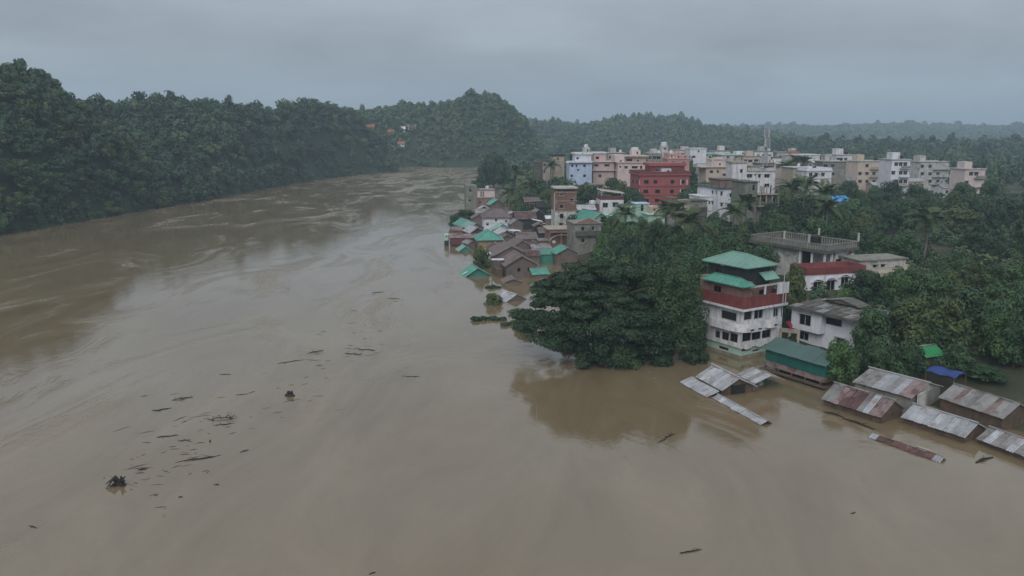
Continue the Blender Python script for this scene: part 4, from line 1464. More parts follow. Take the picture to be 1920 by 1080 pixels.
# shabby concrete houses by the river
b = Bld('concrete_house', 'grey green concrete house with pinkish white upper wall heading the riverside row', 'house', 874, 306, 8, 3)
z = b.zc
b.walls(0, 4.2, 0, 8, -2, z(348), 'concrete_green', [(882, 357, 6, 7, 'open'), (881, 376, 6, 6, 'open')], name='side_block')
b.walls(4.21, 11, .6, 8, -2, z(371), 'brick_pink', [(900, 380, 5, 6, 'open'), (914, 380, 5, 6, 'open')], name='lower_storey')
b.walls(4.21, 11, .3, 8, z(371) + .003, z(357), 'pale_pink', [(902, 364, 2, 10, 'dark'), (906, 364, 2, 10, 'dark')], name='upper_storey')
b.slab(4.21, 11, .3, 8, z(357), .2, 'concrete')
b.rods([(5, 2), (8, 2), (10, 5)], z(357) + .2, 1.1)
b.tank(8.5, 4, z(357) + .2, .7, 1.2, 'white')
b = Bld('concrete_house', 'plain grey concrete box house behind the pinkish riverside house', 'house', 938, 318, 8, 3)
b.walls(0, 7, 0, 6, 0, b.zc(353), 'concrete', [(943, 361, 4, 5, 'open'), (956, 361, 4, 5, 'open')])
b.slab(0, 7, 0, 6, b.zc(353), .2, 'concrete_dark')

# raw brick tower house
b = Bld('brick_tower', 'narrow raw brick tower house, plastered white below, with a pale slab on top', 'building', 1040, 204, 6, 6)
z = b.zc
b.walls(0, 5.6, 0, 6, -1, z(396), 'white_dirty', [(1053, 405, 7, 8, 'dark'), (1052, 422, 7, 8, 'dark')], name='plastered_storeys')
b.walls(0, 5.6, 0, 6, z(396) + .003, z(360), 'brick', [(1053, 387, 9, 8, 'open'), (1072, 376, 9, 8, 'open'), (1053, 365, 9, 4, 'open')], [(1037, 380, 3, 7, 'open')], name='brick_storeys')
b.box('plaster_corner', -.2, -.004, -.1, .4, z(396), z(362), 'white_dirty')
b.slab(0.1, 5.8, 0, 6, z(360), .2, 'brick', 'top_slab', .1)
b.columns([(.3, .2), (5.5, .2), (.3, 5.6), (5.5, 5.6)], z(360) + .2, z(354), 'brick', .14)
b.box('pale_roof_slab', -.2, 6, -.4, 6.2, z(354) + .003, z(351.5), 'white_dirty')
for q in (395.5, 377, 361):
    b.box('floor_edge', -.08, 5.7, -.1, -.004, z(q) - .12, z(q) + .12, 'concrete')
# ruined arched front
b = Bld('arched_ruin', 'ruined brown building with a broken wide arch and open piers below the brick tower', 'building', 1012, 192, 6, 3)
z = b.zc
b.walls(2.2, 8.6, 2.2, 7, -1, z(432), 'brick_pink', name='back_wall')
for x, mt in ((2.2, 'brick_pink'), (5.1, 'brick'), (8.3, 'concrete')):
    b.box('pier', x, x + .35, 0, .35, -1, z(437), mt)
b.box('beam', 2.2, 8.65, -.05, .4, z(437) + .003, z(431), 'brick_pink')
b.slab(2.0, 8.7, 0, 7, z(431), .18, 'stone', 'roof_slab', .3)
mb = MB()
cx = 5.4
for k in range(10):
    a0, a1 = pi * k / 10, pi * (k + 1) / 10
    p = lambda a, r, y: (cx + r * cos(a), y, z(452) + r * .5 * sin(a))
    mb.face([p(a0, 3.1, -.1), p(a0, 2.75, -.1), p(a1, 2.75, -.1), p(a1, 3.1, -.1)], M['stone'])
    mb.face([p(a0, 3.1, -.1), p(a1, 3.1, -.1), p(a1, 3.1, -.052), p(a0, 3.1, -.052)], M['stone'])
mb.build('arch', b.root)
b.walls(0, 2.0, .4, 4, -1, z(452), 'brick_pink', [(1022, 461, 5, 5, 'open')], name='side_room')
b.slab(0, 2, .4, 4, z(452), .15, 'concrete')
b.box('infill_wall', 2.6, 5.0, .1, .3, -1, z(457), 'brick')
b.box('infill_wall', 5.5, 8.2, .1, .3, -1, z(460), 'brick_pink')
b.tank(3.6, .9, z(457), .5, .6, 'white')
# decayed pedimented house
b = Bld('pediment_house', 'decayed two storey concrete house with a reddish pediment under the trees', 'house', 1076, 186, 10, 4)
z = b.zc
b.walls(0, 6.6, 0, 7, 0, z(420), 'concrete', [(1093, 429, 8, 9, 'open'), (1112, 428, 6, 8, 'open'), (1093, 451, 8, 9, 'open')], [(1075, 430, 3, 8, 'open')])
b.slab(0, 6.6, 0, 7, z(420), .18, 'concrete', over=.3)
mb = MB()
for y, f in ((.1, 1), (.45, -1)):
    p = [(.4, y, z(420) + .19), (6.2, y, z(420) + .19), (3.3, y, z(409))]
    mb.face(p if f > 0 else p[::-1], M['brick_pink'])
mb.face([(.4, .1, z(420) + .19), (3.3, .1, z(409)), (3.3, .45, z(409)), (.4, .45, z(420) + .19)], M['stone'])
mb.face([(6.2, .1, z(420) + .19), (6.2, .45, z(420) + .19), (3.3, .45, z(409)), (3.3, .1, z(409))], M['stone'])
mb.build('pediment', b.root)
b.box('balcony', .3, 6.3, -1, -.004, z(442), z(440), 'concrete_dark')
b.parapet(.3, 6.3, -1, -.05, z(440) + .003, .8, 'concrete_dark', .12, 'balcony_wall')
# mint gabled house with teal roof
b = Bld('mint_house', 'mint house with a bright teal roof and a raked dark window band in its gable', 'house', 1100, 196, 24, 5)
zz = b.zc(417)
gable(b, 0, 7.4, 0, 8.5, zz, 2.3, 'y', ['green_roof'], 'mint', .5, wall_z0=0, verge='mint')
b.box('gable_window', 3.9, 6.4, -.12, -.03, zz - .4, zz + .5, 'glass')
b.box('gable_window', 3.9, 5.2, -.12, -.03, zz + .56, zz + 1.2, 'glass')
b.walls(7.6, 12.5, 1.0, 7, 0, b.zc(409), 'mint', name='side_wing')
b.slab(7.6, 12.5, 1, 7, b.zc(409), .15, 'mint', over=.2)
b.columns([(7.45, -.3)], 0, b.zc(396), 'mint', .13, 'corner_post')

# white house with pitched canopy slab
b = Bld('white_block', 'white two window house with a maroon parapet under a sloping concrete canopy', 'house', 1125, 238, 4, 4)
z = b.zc
b.walls(0, 7, 0, 7, 0, z(375), 'white', [(1135, 385, 10, 9), (1154, 384, 11, 9)])
b.parapet(0, 7, 0, 7, z(375) + .003, z(367) - z(375), 'maroon', .15)
b.columns([(.4, .5), (6.5, .5), (.4, 6), (6.5, 6)], z(375), z(361), 'white_dirty', .12)
mb = MB()
a, c_ = z(356), z(362)
mb.face([(0, 0, a), (7.2, 0, c_), (7.2, 7, c_), (0, 7, a)], M['stone'])
mb.face([(0, 0, a - .25), (0, 7, a - .25), (7.2, 7, c_ - .25), (7.2, 0, c_ - .25)], M['stone'])
mb.face([(0, 0, a - .25), (7.2, 0, c_ - .25), (7.2, 0, c_), (0, 0, a)], M['white'])
mb.face([(0, 0, a - .25), (0, 0, a), (0, 7, a), (0, 7, a - .25)], M['white'])
mb.build('canopy', b.root)
b.box('room_wall', .6, 3.6, 1.5, 5, z(375) + .003, z(364), 'concrete')
b = Bld('maroon_house', 'low maroon house with a white rooftop cistern left of the two window house', 'house', 1101, 240, 4, 4)
b.walls(0, 3.6, 0, 5, 0, b.zc(384), 'maroon', [(1110, 389, 4, 4)])
b.slab(0, 3.6, 0, 5, b.zc(384), .15, 'concrete_dark', over=.1)
b.tank(2.0, 2.4, b.zc(384) + .15, 1.1, 1.0, 'white')
b = Bld('bare_building', 'grey bare concrete frame behind the white cistern', 'building', 1109, 262, 4, 4)
z = b.zc
b.walls(0, 4, 1, 6, 0, z(362), 'concrete', [(1117, 372, 5, 6, 'open')])
b.slab(0, 4, .5, 6, z(362), .18, 'concrete')
b.columns([(.2, .7), (3.8, .7), (2, .7)], z(362) + .18, z(347), 'stone', .14)
b.slab(0, 4, .5, 6, z(347), .18, 'concrete_green')
# mint huts
b = Bld('mint_hut', 'mint rooftop hut with a pale blue flat roof below the red block', 'hut', 1191, 222, 6, 6)
z = b.zc
b.walls(0, 3.7, 0, 4, 0, z(383), 'mint', [(1204, 390, 5, 11, 'dark')])
b.slab(0, 3.7, 0, 4, z(383), .25, 'blue', over=.3)
b = Bld('mint_wall_house', 'mint painted low house with a stepped parapet left of the pale blue roofed hut', 'house', 1161, 226, 6, 6)
z = b.zc
b.walls(0, 2.3, 0, 5, 0, z(386), 'mint', [(1165, 392, 3, 3)])
b.walls(2.31, 4.7, 0, 5, 0, z(389), 'mint', [(1182, 393, 6, 4, 'dark')], name='lower_wall')
b.slab(0, 2.3, 0, 5, z(386), .15, 'concrete_dark', over=.1)
b = Bld('yellow_house', 'pale yellow walled house with a mint roof half sunk in treetops', 'house', 1216, 214, 8, 5)
z = b.zc
b.walls(0, 4.5, 0, 6, 0, z(402), 'mint')
b.walls(1.2, 4.2, 2, 6, z(402) + .003, z(389), 'peach', [(1227, 393, 4, 4, 'dark')], name='upper_wall')
b.slab(0, 4.5, 0, 6, z(402) - .2, .19, 'mint', over=.4)
# big red block
b = Bld('red_block', 'large brick red four storey block with a stepped rooftop room, biggest in the town', 'building', 1199, 262, 5, 6)
z = b.zc
wr = b.w_to(1292, 345)
dr = 14.0
b.walls(0, wr, 0, dr, 0, z(329), 'red', [(1212, 341, 9, 7, 'dark'), (1229, 341, 7, 7, 'dark'), (1261, 341, 7, 7, 'dark'), (1280, 341, 8, 7, 'dark'), (1211, 359, 9, 7, 'dark'), (1233, 359, 9, 7, 'dark'), (1260, 359, 7, 7, 'dark'), (1281, 359, 8, 7, 'dark'), (1212, 376, 9, 6, 'dark'), (1232, 376, 8, 6, 'dark')],
        [(1194, 341, 3, 6, 'dark'), (1187, 340, 3, 6, 'dark'), (1194, 359, 3, 6, 'dark'), (1187, 358, 3, 6, 'dark'), (1194, 375, 3, 6, 'dark')], name='wall')
b.slab(0, wr, 0, dr, z(329), .3, 'red', 'cornice', .5)
b.parapet(-.3, wr + .3, -.3, dr + .3, z(329) + .304, z(322) - z(329) - .3, 'dark_red', .2)
for q in (350, 367):
    b.box('floor_band', -.08, wr + .08, -.1, -.004, z(q) - .12, z(q) + .12, 'dark_red')
for q0, q1 in ((337, 347), (355, 366)):
    b.box('white_shutter', -.14, -.004, .2, .5, z(q1), z(q0), 'white')
    b.box('white_shutter', wr - 3.0, wr - 2.7, -.16, -.102, z(q1), z(q0), 'white')
    b.box('white_shutter', wr - .9, wr - .6, -.16, -.102, z(q1), z(q0), 'white')
b.walls(4.0, wr - .8, 3, 10, z(329) + .31, z(312), 'dark_red', [(1232, 319, 8, 5, 'open')], name='rooftop_room')
b.slab(4, wr - .8, 3, 10, z(312), .9, 'red', 'rooftop_cornice', .5)
b.walls(7.4, 10.6, 1.4, 2.99, z(329) + .31, z(317), 'white', [(1253, 322, 5, 5)], name='rooftop_porch')
b = Bld('stone_tower', 'plain pale beige stair tower with one slit window right below the red block', 'building', 1271, 216, 8, 6)
z = b.zc
b.walls(0, 3.2, 0, 3.5, 0, z(377), 'stone', [(1281, 386, 3, 10, 'dark')])
b.slab(0, 3.2, 0, 3.5, z(377), .2, 'concrete', over=.1)
b.walls(-3, -.01, .5, 6, 0, z(391), 'concrete', [(1262, 398, 5, 5, 'open')], name='side_wing')
b.columns([(-2.9, .7), (-1.5, .7), (-.3, .7)], z(391), z(372), 'brick', .14)
b.slab(-3, 0, .5, 6, z(372), .2, 'concrete_dark', over=.1)
b = Bld('concrete_house', 'low grey house with a dark mouldy upper wall right of the beige stair tower', 'house', 1294, 226, 8, 6)
z = b.zc
b.walls(0, 5, 0, 6, 0, z(389), 'concrete_dark', [(1302, 397, 5, 6, 'open')])
b.walls(0, 5, .3, 6, z(389) + .003, z(377), 'concrete', name='upper_wall')
b.slab(0, 5, .3, 6, z(377), .18, 'concrete_dark')

# town skyline row
b = Bld('blue_tower_house', 'tall pale blue house with a white rooftop slab and small dark windows', 'building', 1067, 298, 4, 12)
z = b.zc
wr = b.w_to(1110, 310)
b.walls(0, wr, 0, 8, 0, z(303), 'blue', [(1073, 311, 4, 5), (1081, 311, 3, 5), (1096, 311, 5, 5), (1084, 319, 3, 4), (1072, 330, 4, 5), (1096, 330, 5, 5)])
b.box('balcony_band', -1.4, wr + .1, -.9, -.004, z(305), z(302), 'lilac')
b.walls(2.3, wr - .2, 1, 8, z(303) + .003, z(290), 'lilac', [(1083, 297, 5, 4)], name='upper_storey')
b.slab(2.3, wr - .2, 1, 8, z(290), .7, 'white', over=.5)
b.walls(wr - 2.6, wr - .4, 3, 7, z(290) + .71, z(277), 'white_dirty', [(1102, 282, 3, 4, 'dark')], name='stair_head')
b.tank(wr - 1.6, 4.5, z(277), .8, 1.1, 'white')
b = Bld('pink_house', 'beige pink house with stacked terraces right of the pale blue house', 'building', 1112, 304, 4, 12)
z = b.zc
wr = b.w_to(1152, 310)
b.walls(0, wr, 0, 9, 0, z(304), 'pink', [(1118, 310, 8, 4, 'dark'), (1138, 310, 9, 4, 'dark'), (1125, 330, 6, 6, 'open')])
b.slab(0, wr, 0, 9, z(304), .25, 'pale_pink', 'terrace_slab', .7)
b.slab(0, wr, 0, 9, z(320), .25, 'pale_pink', 'terrace_slab', .9)
b.walls(.5, wr - 3, 2, 9, z(304) + .26, z(288), 'pink', [(1120, 296, 6, 5, 'dark')], name='upper_storey')
b.slab(.5, wr - 3, 2, 9, z(288), .45, 'white', over=.4)
b = Bld('pale_pink_house', 'pale pink two tier house with a domed white rooftop tank', 'building', 1158, 300, 3, 12)
z = b.zc
wr = b.w_to(1216, 310)
b.walls(0, wr, 0, 10, 0, z(306), 'pale_pink', [(1174, 314, 6, 5), (1190, 314, 11, 5), (1202, 314, 4, 6), (1163, 313, 3, 4)])
b.slab(0, wr, 0, 10, z(306), .35, 'pink', 'terrace_slab', .4)
b.walls(-1, 2.6, 1, 10, z(306) + .36, z(291), 'pale_pink', [(1164, 302, 3, 3)], name='left_block')
b.walls(2.61, wr - .5, 3, 10, z(306) + .36, z(294), 'pink', [(1180, 300, 12, 5, 'open'), (1196, 302, 4, 3)], name='upper_storey')
b.slab(2.6, wr - .3, 2, 10, z(294), .4, 'peach', over=.6)
b.walls(5.8, 9.2, 4, 8, z(294) + .41, z(282), 'pale_pink', [(1195, 287, 3, 4, 'dark')], name='stair_head')
b.tank(7.4, 6, z(282), 1.5, 1.0, 'white')
b = Bld('grey_temple', 'grey white building with a small domed corner turret behind the salmon house', 'building', 1222, 372, 4, 12)
z = b.zc
wr = b.w_to(1258, 300)
b.walls(0, wr, 0, 8, 0, z(285), 'white_dirty', [(1232, 293, 8, 8, 'open'), (1248, 296, 4, 4)])
b.walls(4.6, 7.6, 1, 5, z(285), z(273), 'white_dirty', [(1247, 279, 4, 4)], name='turret')
b.tank(6.1, 3, z(273), 1.4, 1.6, 'white')
b.slab(0, wr, 0, 8, z(286), .25, 'white', over=.3)
b = Bld('salmon_house', 'salmon red house with arched white trim behind the red block', 'building', 1251, 308, 4, 12)
z = b.zc
wr = b.w_to(1293, 300)
b.walls(0, wr, 0, 8, 0, z(299), 'salmon', [(1262, 305, 5, 5), (1282, 305, 5, 4)])
b.slab(0, wr, 0, 8, z(299), .5, 'salmon', over=.3)
b.walls(.5, 4, 1, 8, z(299) + .51, z(288), 'salmon', [(1259, 293, 3, 4)], name='upper_storey')
b.walls(4.4, wr, 2.5, 8, z(299) + .51, z(291), 'salmon', [(1270, 296, 3, 3), (1285, 296, 3, 3)], name='upper_storey')
b.columns([(1.2, .6), (2.4, .6), (3.6, .6)], z(299) + .5, z(292), 'white', .12)
b.tank(2, 3, z(288), .8, 1.1, 'white')
b = Bld('far_white_house', 'greenish white far house with a lower wing, left of the peach house', 'building', 1293, 392, 4, 12)
z = b.zc
b.walls(0, 8, 0, 8, 0, z(279), 'lilac', [(1310, 284, 3, 4), (1301, 294, 6, 4, 'dark')])
b.walls(8.01, 13, 1, 8, 0, z(287), 'mint', [(1325, 291, 4, 3)], name='lower_wing')
b.slab(0, 8, 0, 8, z(279), .3, 'white')
b.slab(8.3, 13, 1, 8, z(287) - .4, .3, 'white')
b = Bld('peach_house', 'peach house with a projecting canopy and rooftop stair block near the phone mast', 'building', 1313, 326, 6, 12)
z = b.zc
wr = b.w_to(1366, 320)
b.walls(2.4, wr, 0, 9, 0, z(314), 'peach', [(1334, 322, 6, 5, 'dark'), (1346, 322, 4, 5), (1331, 336, 5, 6), (1344, 340, 8, 5, 'dark'), (1358, 328, 6, 5)])
b.slab(0, wr, -.4, 9, z(314), .35, 'peach', 'canopy', .3)
b.walls(5.2, wr - 1.5, 2, 8, z(314) + .36, z(300), 'pale_pink', [(1350, 308, 3, 4, 'dark')], name='upper_storey')
b.slab(5.2, wr - 1.5, 2, 8, z(300), .3, 'peach')
b.walls(7, wr - 1.6, 3, 7, z(300) + .31, z(296), 'pale_pink', name='stair_head')
b.columns([(5, .4)], z(314) + .35, z(299), 'white_dirty', .3)
b = Bld('white_tower_block', 'clean white house with a tall blank stair tower, beside the concrete frame', 'building', 1371, 268, 6, 10)
z = b.zc
wr = b.w_to(1453, 340)
wt = b.w_to(1400, 320)
b.walls(0, wt - .01, 0, 5.5, 0, z(306), 'white', [(1390, 321, 5, 7)], name='stair_tower')
b.slab(0, wt, 0, 5.5, z(306), .6, 'stone', 'tower_cornice', .3)
b.rods([(1.2, 2), (3.8, 2), (2.4, 4)], z(306) + .6, 1.1)
b.walls(wt, wr, 0, 8, 0, z(322), 'white', [(1404, 330, 10, 7), (1416, 328, 3, 3), (1424, 330, 5, 7), (1438, 330, 10, 7), (1406, 348, 9, 7), (1438, 348, 9, 7)], name='wall')
b.slab(wt + .3, wr, 0, 8, z(322), .3, 'stone', over=.25)
b.parapet(wt + .35, wr, 0, 8, z(322) + .304, .9, 'white_dirty')
b.walls(wt + 2.5, wt + 6, 3, 7, z(322) + .31, z(312), 'concrete', name='rooftop_room')
b.tank(wr - 2, 3, z(322) + .31, .8, 1.4)
b = Bld('white_corner_block', 'bluish white angled block with flood grey roof and standing roof posts', 'building', 1346, 228, 14, 8)
z = b.zc
wr = b.w_to(1400, 370)
b.walls(0, wr, 0, 13, 0, z(354), 'lilac', [(1353, 363, 4, 8), (1373, 366, 10, 8), (1389, 366, 7, 7), (1353, 384, 4, 7), (1368, 385, 9, 7), (1388, 385, 8, 7)],
        [(1336, 361, 3, 7), (1343, 362, 2, 7), (1336, 380, 3, 7), (1328, 378, 3, 7), (1322, 376, 2, 7)])
b.slab(0, wr, 0, 13, z(354), .35, 'concrete_dark', over=.5)
b.columns([(.2, .2), (2.2, .2), (4.4, .2), (.2, 4.5), (.2, 9), (5, 5), (wr - .4, .3)], z(354) + .35, z(342), 'concrete_dark', .16, 'roof_post')
b.walls(-3.6, -.01, 3.5, 11, 0, z(371), 'lilac', [(1330, 380, 3, 6)], [(1325, 380, 3, 6)], name='left_wing')
b.slab(-3.6, -.3, 3.5, 11, z(371), .3, 'white', over=.2)
b.walls(3.4, wr - .4, 5.5, 12, z(354) + .36, z(340), 'brick_pink', [(1385, 347, 5, 5, 'open')], name='rooftop_room')
b.slab(3.4, wr - .4, 5.5, 12, z(340), .2, 'concrete_dark')
b = Bld('unfinished_building', 'unfinished grey concrete building with open balconies and pillars before the white tower block', 'building', 1394, 212, 10, 8)
z = b.zc
wr = b.w_to(1461, 370)
b.walls(0, 3.6, 0, 8, 0, z(342), 'concrete_green', [(1408, 372, 8, 12, 'open'), (1413, 352, 4, 10, 'dark'), (1406, 392, 7, 8, 'open')], name='wall')
b.walls(3.61, wr, 1.6, 8, 0, z(366), 'concrete', [(1430, 377, 12, 10, 'open'), (1450, 376, 8, 10, 'open'), (1436, 398, 14, 8, 'open')], name='back_wall')
b.slab(0, 3.6, 0, 8, z(342), .2, 'concrete_dark')
for q in (366, 388):
    b.slab(3.95, wr, 0, 1.2, z(q), .22, 'stone', 'balcony_floor', .3)
b.columns([(4.6, .1), (6.3, .1), (8.0, .1), (wr - .1, .1)], z(388) + .22, z(366), 'stone', .13)
b.columns([(4.6, .1), (6.3, .1), (wr - .1, .1)], z(366) + .22, z(349), 'stone', .12)
b.rods([(5, .3), (7.5, .3), (7, 3), (9, 3)], z(366) + .22, 2.2)
b.railing(4.2, wr, .02, 1.3, z(388) + .22, .7, 'concrete', .5)
b = Bld('pale_far_block', 'long pale far block with a greenish roof edge left of the phone mast', 'building', 1352, 372, 4, 12)
z = b.zc
b.walls(0, 15, 0, 8, 0, z(291), 'white_dirty', [(1365, 295, 4, 4), (1380, 295, 4, 4), (1396, 295, 4, 4), (1409, 295, 4, 4)])
b.slab(0, 15, 0, 8, z(291), .3, 'mint')
b.walls(7.5, 12, 2, 7, z(291) + .31, z(284), 'white', [(1393, 288, 4, 3)], name='rooftop_room')
b = Bld('pale_far_block', 'bluish white far block with two dark windows right of the phone mast', 'building', 1434, 338, 4, 12)
z = b.zc
b.walls(0, 10, 0, 9, 0, z(296), 'lilac', [(1447, 297.5, 3, 4), (1458, 309, 4, 5), (1441, 310, 4, 5), (1472, 299, 3, 4)])
b.slab(0, 10, 0, 9, z(296), .25, 'concrete_dark')
b = Bld('pale_far_block', 'white far house with a small red roof room, nearest the far right treeline', 'building', 1482, 352, 6, 12)
z = b.zc
b.walls(0, 13, 0, 9, 0, z(291), 'white', [(1513, 297, 4, 5), (1496, 305, 4, 5), (1527, 308, 4, 5)])
b.slab(0, 13, 0, 9, z(291), .3, 'white')
b.walls(1, 4.2, 2, 6, z(291) + .31, z(286), 'peach', name='rooftop_room')
hip(b, .4, 4.8, 1.4, 6.6, z(286), .7, 'red_roof', .3)
b = Bld('beige_block', 'dirty beige house with two long balconies left of the white three storey house', 'building', 1484, 254, 8, 8)
z = b.zc
b.walls(0, 4.6, 0, 8, 0, z(315), 'stone', [(1498, 325, 8, 7, 'open'), (1498, 344, 8, 7, 'open')])
b.slab(0, 4.6, 0, 8, z(315), .2, 'white_dirty')
b.box('balcony', .1, 4.5, -1.2, -.004, z(336), z(334), 'concrete')
b.box('balcony_wall', .1, 4.5, -1.2, -1.1, z(334) + .003, z(330), 'stone')
b.tank(3.2, 3, z(315) + .2, .5, 1, 'white')
b = Bld('white_block', 'white three storey house with square windows in rows at the right edge of the town', 'building', 1509, 248, 8, 8)
z = b.zc
b.walls(0, 8.2, 0, 9, 0, z(321), 'white', [(1520, 327.5, 6, 7), (1530.5, 327.5, 6, 7), (1543, 327.5, 6, 7), (1529, 344, 6, 6), (1542, 344, 6, 7), (1519, 345, 5, 6)])
b.slab(0, 8.2, 0, 9, z(321), .3, 'lilac', over=.3)
b.box('floor_band', -.05, 8.25, -.1, -.004, z(336), z(334.5), 'white_dirty')
b.parapet(0, 8.2, 0, 9, z(321) + .304, .7, 'lilac')
b.tank(4, 3, z(321) + .31, .6, 1.1)
b = Bld('tarp_house', 'grey house under a bright blue roof sheet at the right behind the palms', 'house', 1560, 214, 14, 6)
z = b.zc
gable(b, 0, 5.6, 0, 6, z(378), 1.1, 'x', ['blue_tarp'], 'concrete', .3, wall_z0=0, front=[(1572, 385, 5, 6, 'open')], cap='blue_tarp')
b = Bld('old_beige_house', 'old beige house with a dark roof edge left of the tall pale blue house', 'building', 1037, 330, 5, 10)
z = b.zc
b.walls(0, 4.6, 0, 6, 0, z(292), 'stone', [(1046, 298, 4, 4, 'open')])
b.slab(0, 4.6, 0, 6, z(292), .5, 'char', over=.5)
b = Bld('old_concrete_house', 'brown grey concrete shell with empty windows among trees left of the beige house', 'building', 1002, 322, 5, 8)
z = b.zc
b.walls(0, 3.4, 1, 6, 0, z(303), 'concrete_dark', [(1008, 312, 4, 5, 'open'), (1008, 325, 4, 5, 'open')], name='rear_wall')
b.walls(3.41, 6.3, 0, 6, 0, z(302), 'stone', [(1020, 309, 4, 5, 'open'), (1020, 322, 4, 5, 'open')])
b.slab(3.6, 6.3, 0, 6, z(302), .3, 'concrete_dark')
# far roofs peeking out of trees beyond the red block, and past the photo's corner strip
for i, (px, Y, th, w, d, py, mt, lab) in enumerate((
        (1565, 350, 6, 8, 8, 291, 'white', 'white far house standing right of the red roofed room'),
        (1606, 330, 12, 12, 8, 303, 'peach', 'peach flat roofed house at the far right of the town'),
        (1668, 300, 4, 7, 9, 300, 'lilac', 'bluish white flat roofed house at the right rim of the town'),
        (1722, 345, 10, 14, 9, 304, 'white_dirty', 'dirty white flat roofed house second from the right rim'),
        (1806, 290, 8, 8, 8, 318, 'pale_pink', 'pale pink flat roofed house at the right rim of the picture'))):
    b = Bld('town_house', lab, 'building', px, Y, th, 8)
    zz = b.zc(py)
    c = ppm(Y, zz)
    fr = [(px + (k + .5) * w * c / 4.2, py + 8 + r_ * 3.2 * c, 1.3 * c, 1.4 * c) for k in range(4) for r_ in range(3) if R.random() < .7]
    b.walls(0, w, 0, d, 0, zz, mt, fr)
    b.slab(0, w, 0, d, zz, .3, 'white_dirty')
    b.walls(1, 4, 2, 6, zz + .31, zz + 2.7, mt, name='stair_head', px=False)
    b.tank(w - 2, 3, zz + .3, .7, 1.3)
    b.rods([(w - 1, 1), (w - 4, 1), (w - 1, 5)], zz + .3, 1.3)
    for k in range(1, 4):
        b.box('balcony_floor', w * .45, w - .2, -1.1, -.004, zz - 3.2 * k, zz - 3.2 * k + .18, 'white_dirty')
        b.box('balcony_wall', w * .45, w - .2, -1.1, -1.0, zz - 3.2 * k + .183, zz - 3.2 * k + 1.0, R.choice(('concrete', mt, 'stone')))

# small houses packed between the bigger ones
for px, Y, w, d, py, mt, kind, lab in (
        (1140, 352, 7, 6, 287, 'white_dirty', 'flat', 'small dirty white flat house on the skyline left of the pale pink house'),
        (1214, 345, 6, 6, 288, 'concrete', 'flat', 'small concrete house squeezed right of the domed rooftop tank'),
        (1264, 400, 9, 7, 282, 'pale_pink', 'flat', 'pale pink house peeping over the salmon house'),
        (1310, 380, 5, 6, 312, 'stone', 'tin', 'small beige tin roofed house left of the peach canopy'),
        (1298, 350, 5, 5, 328, 'white_dirty', 'tin', 'low dirty white house in the trees right of the red block'),
        (1338, 392, 8, 7, 283, 'white', 'flat', 'small white house on the skyline above the peach house'),
        (1392, 330, 7, 7, 294, 'peach', 'flat', 'peach house peeping over the blank stair tower'),
        (1413, 400, 10, 7, 284, 'lilac', 'flat', 'bluish white skyline house just left of the phone mast'),
        (1420, 300, 6, 6, 306, 'concrete', 'flat', 'grey concrete house at the foot of the phone mast'),
        (1455, 400, 11, 7, 286, 'white_dirty', 'flat', 'long dirty white skyline house right of the phone mast'),
        (1462, 350, 5, 6, 328, 'stone', 'tin', 'beige tin roofed house under the skyline palms'),
        (1470, 305, 8, 7, 309, 'pale_pink', 'flat', 'pale pink flat roofed house behind the skyline palms'),
        (1540, 300, 9, 7, 303, 'concrete', 'flat', 'grey concrete flat roofed house right of the skyline palms'),
        (1556, 350, 6, 6, 330, 'pink', 'tin', 'pink tin roofed house right of the white three storey house'),
        (1590, 330, 7, 7, 338, 'white_dirty', 'tin', 'dirty white tin roofed house above the bright blue sheet'),
        (1640, 322, 7, 6, 348, 'stone', 'tin', 'beige tin roofed house among trees at the right of the blue sheet'),
        (1700, 338, 8, 7, 340, 'pink', 'tin', 'pink tin roofed house low among trees at the right rim'),
        (1770, 312, 7, 6, 352, 'white', 'tin', 'small white tin roofed house low among trees at the right rim'),
        (1108, 325, 5, 5, 341, 'brick', 'tin', 'raw brick hut in the trees below the beige pink house'),
        (1150, 326, 5, 5, 340, 'white_dirty', 'tin', 'grey white hut in the trees left of the red block'),
        (1085, 232, 5, 5, 393, 'wood', 'tin', 'timber hut right of the brick tower'),
        (985, 262, 5, 5, 378, 'wood', 'tin', 'timber hut among the palms left of the brick tower')):
    b = Bld('small_house', lab, 'house', px, Y, R.uniform(2, 14), 8)
    zz = b.zc(py)
    c = ppm(Y, zz)
    fr = [(px + (k + .5) * w * c / 3.1 + R.uniform(-1, 1), py + 8 + r_ * 3.1 * c, R.uniform(1.0, 1.9) * c, R.uniform(1.1, 1.5) * c) for k in range(3) for r_ in range(2) if R.random() < .8]
    if kind == 'flat':
        b.walls(0, w, 0, d, 0, zz, mt, fr)
        b.slab(0, w, 0, d, zz, .25, R.choice(('white_dirty', 'concrete', 'stone')), over=R.uniform(.2, .6))
        x0 = R.uniform(.3, w - 3.2)
        b.walls(x0, x0 + 2.6, 1.5, 4.5, zz + .26, zz + R.uniform(1.8, 2.6), R.choice((mt, 'white_dirty')), name='stair_head', px=False)
        b.tank(w - 1.2, 2, zz + .25, .55, 1.1, R.choice(('black', 'white')))
        b.rods([(.4, .4), (w - .4, .4), (w - .4, d - .4)], zz + .25, 1.0)
    else:
        gable(b, 0, w, 0, d, zz, 1.1, 'x', [R.choice(('zinc_old', 'rust', 'brown_roof', 'zinc'))], mt, .4, wall_z0=0, front=fr)
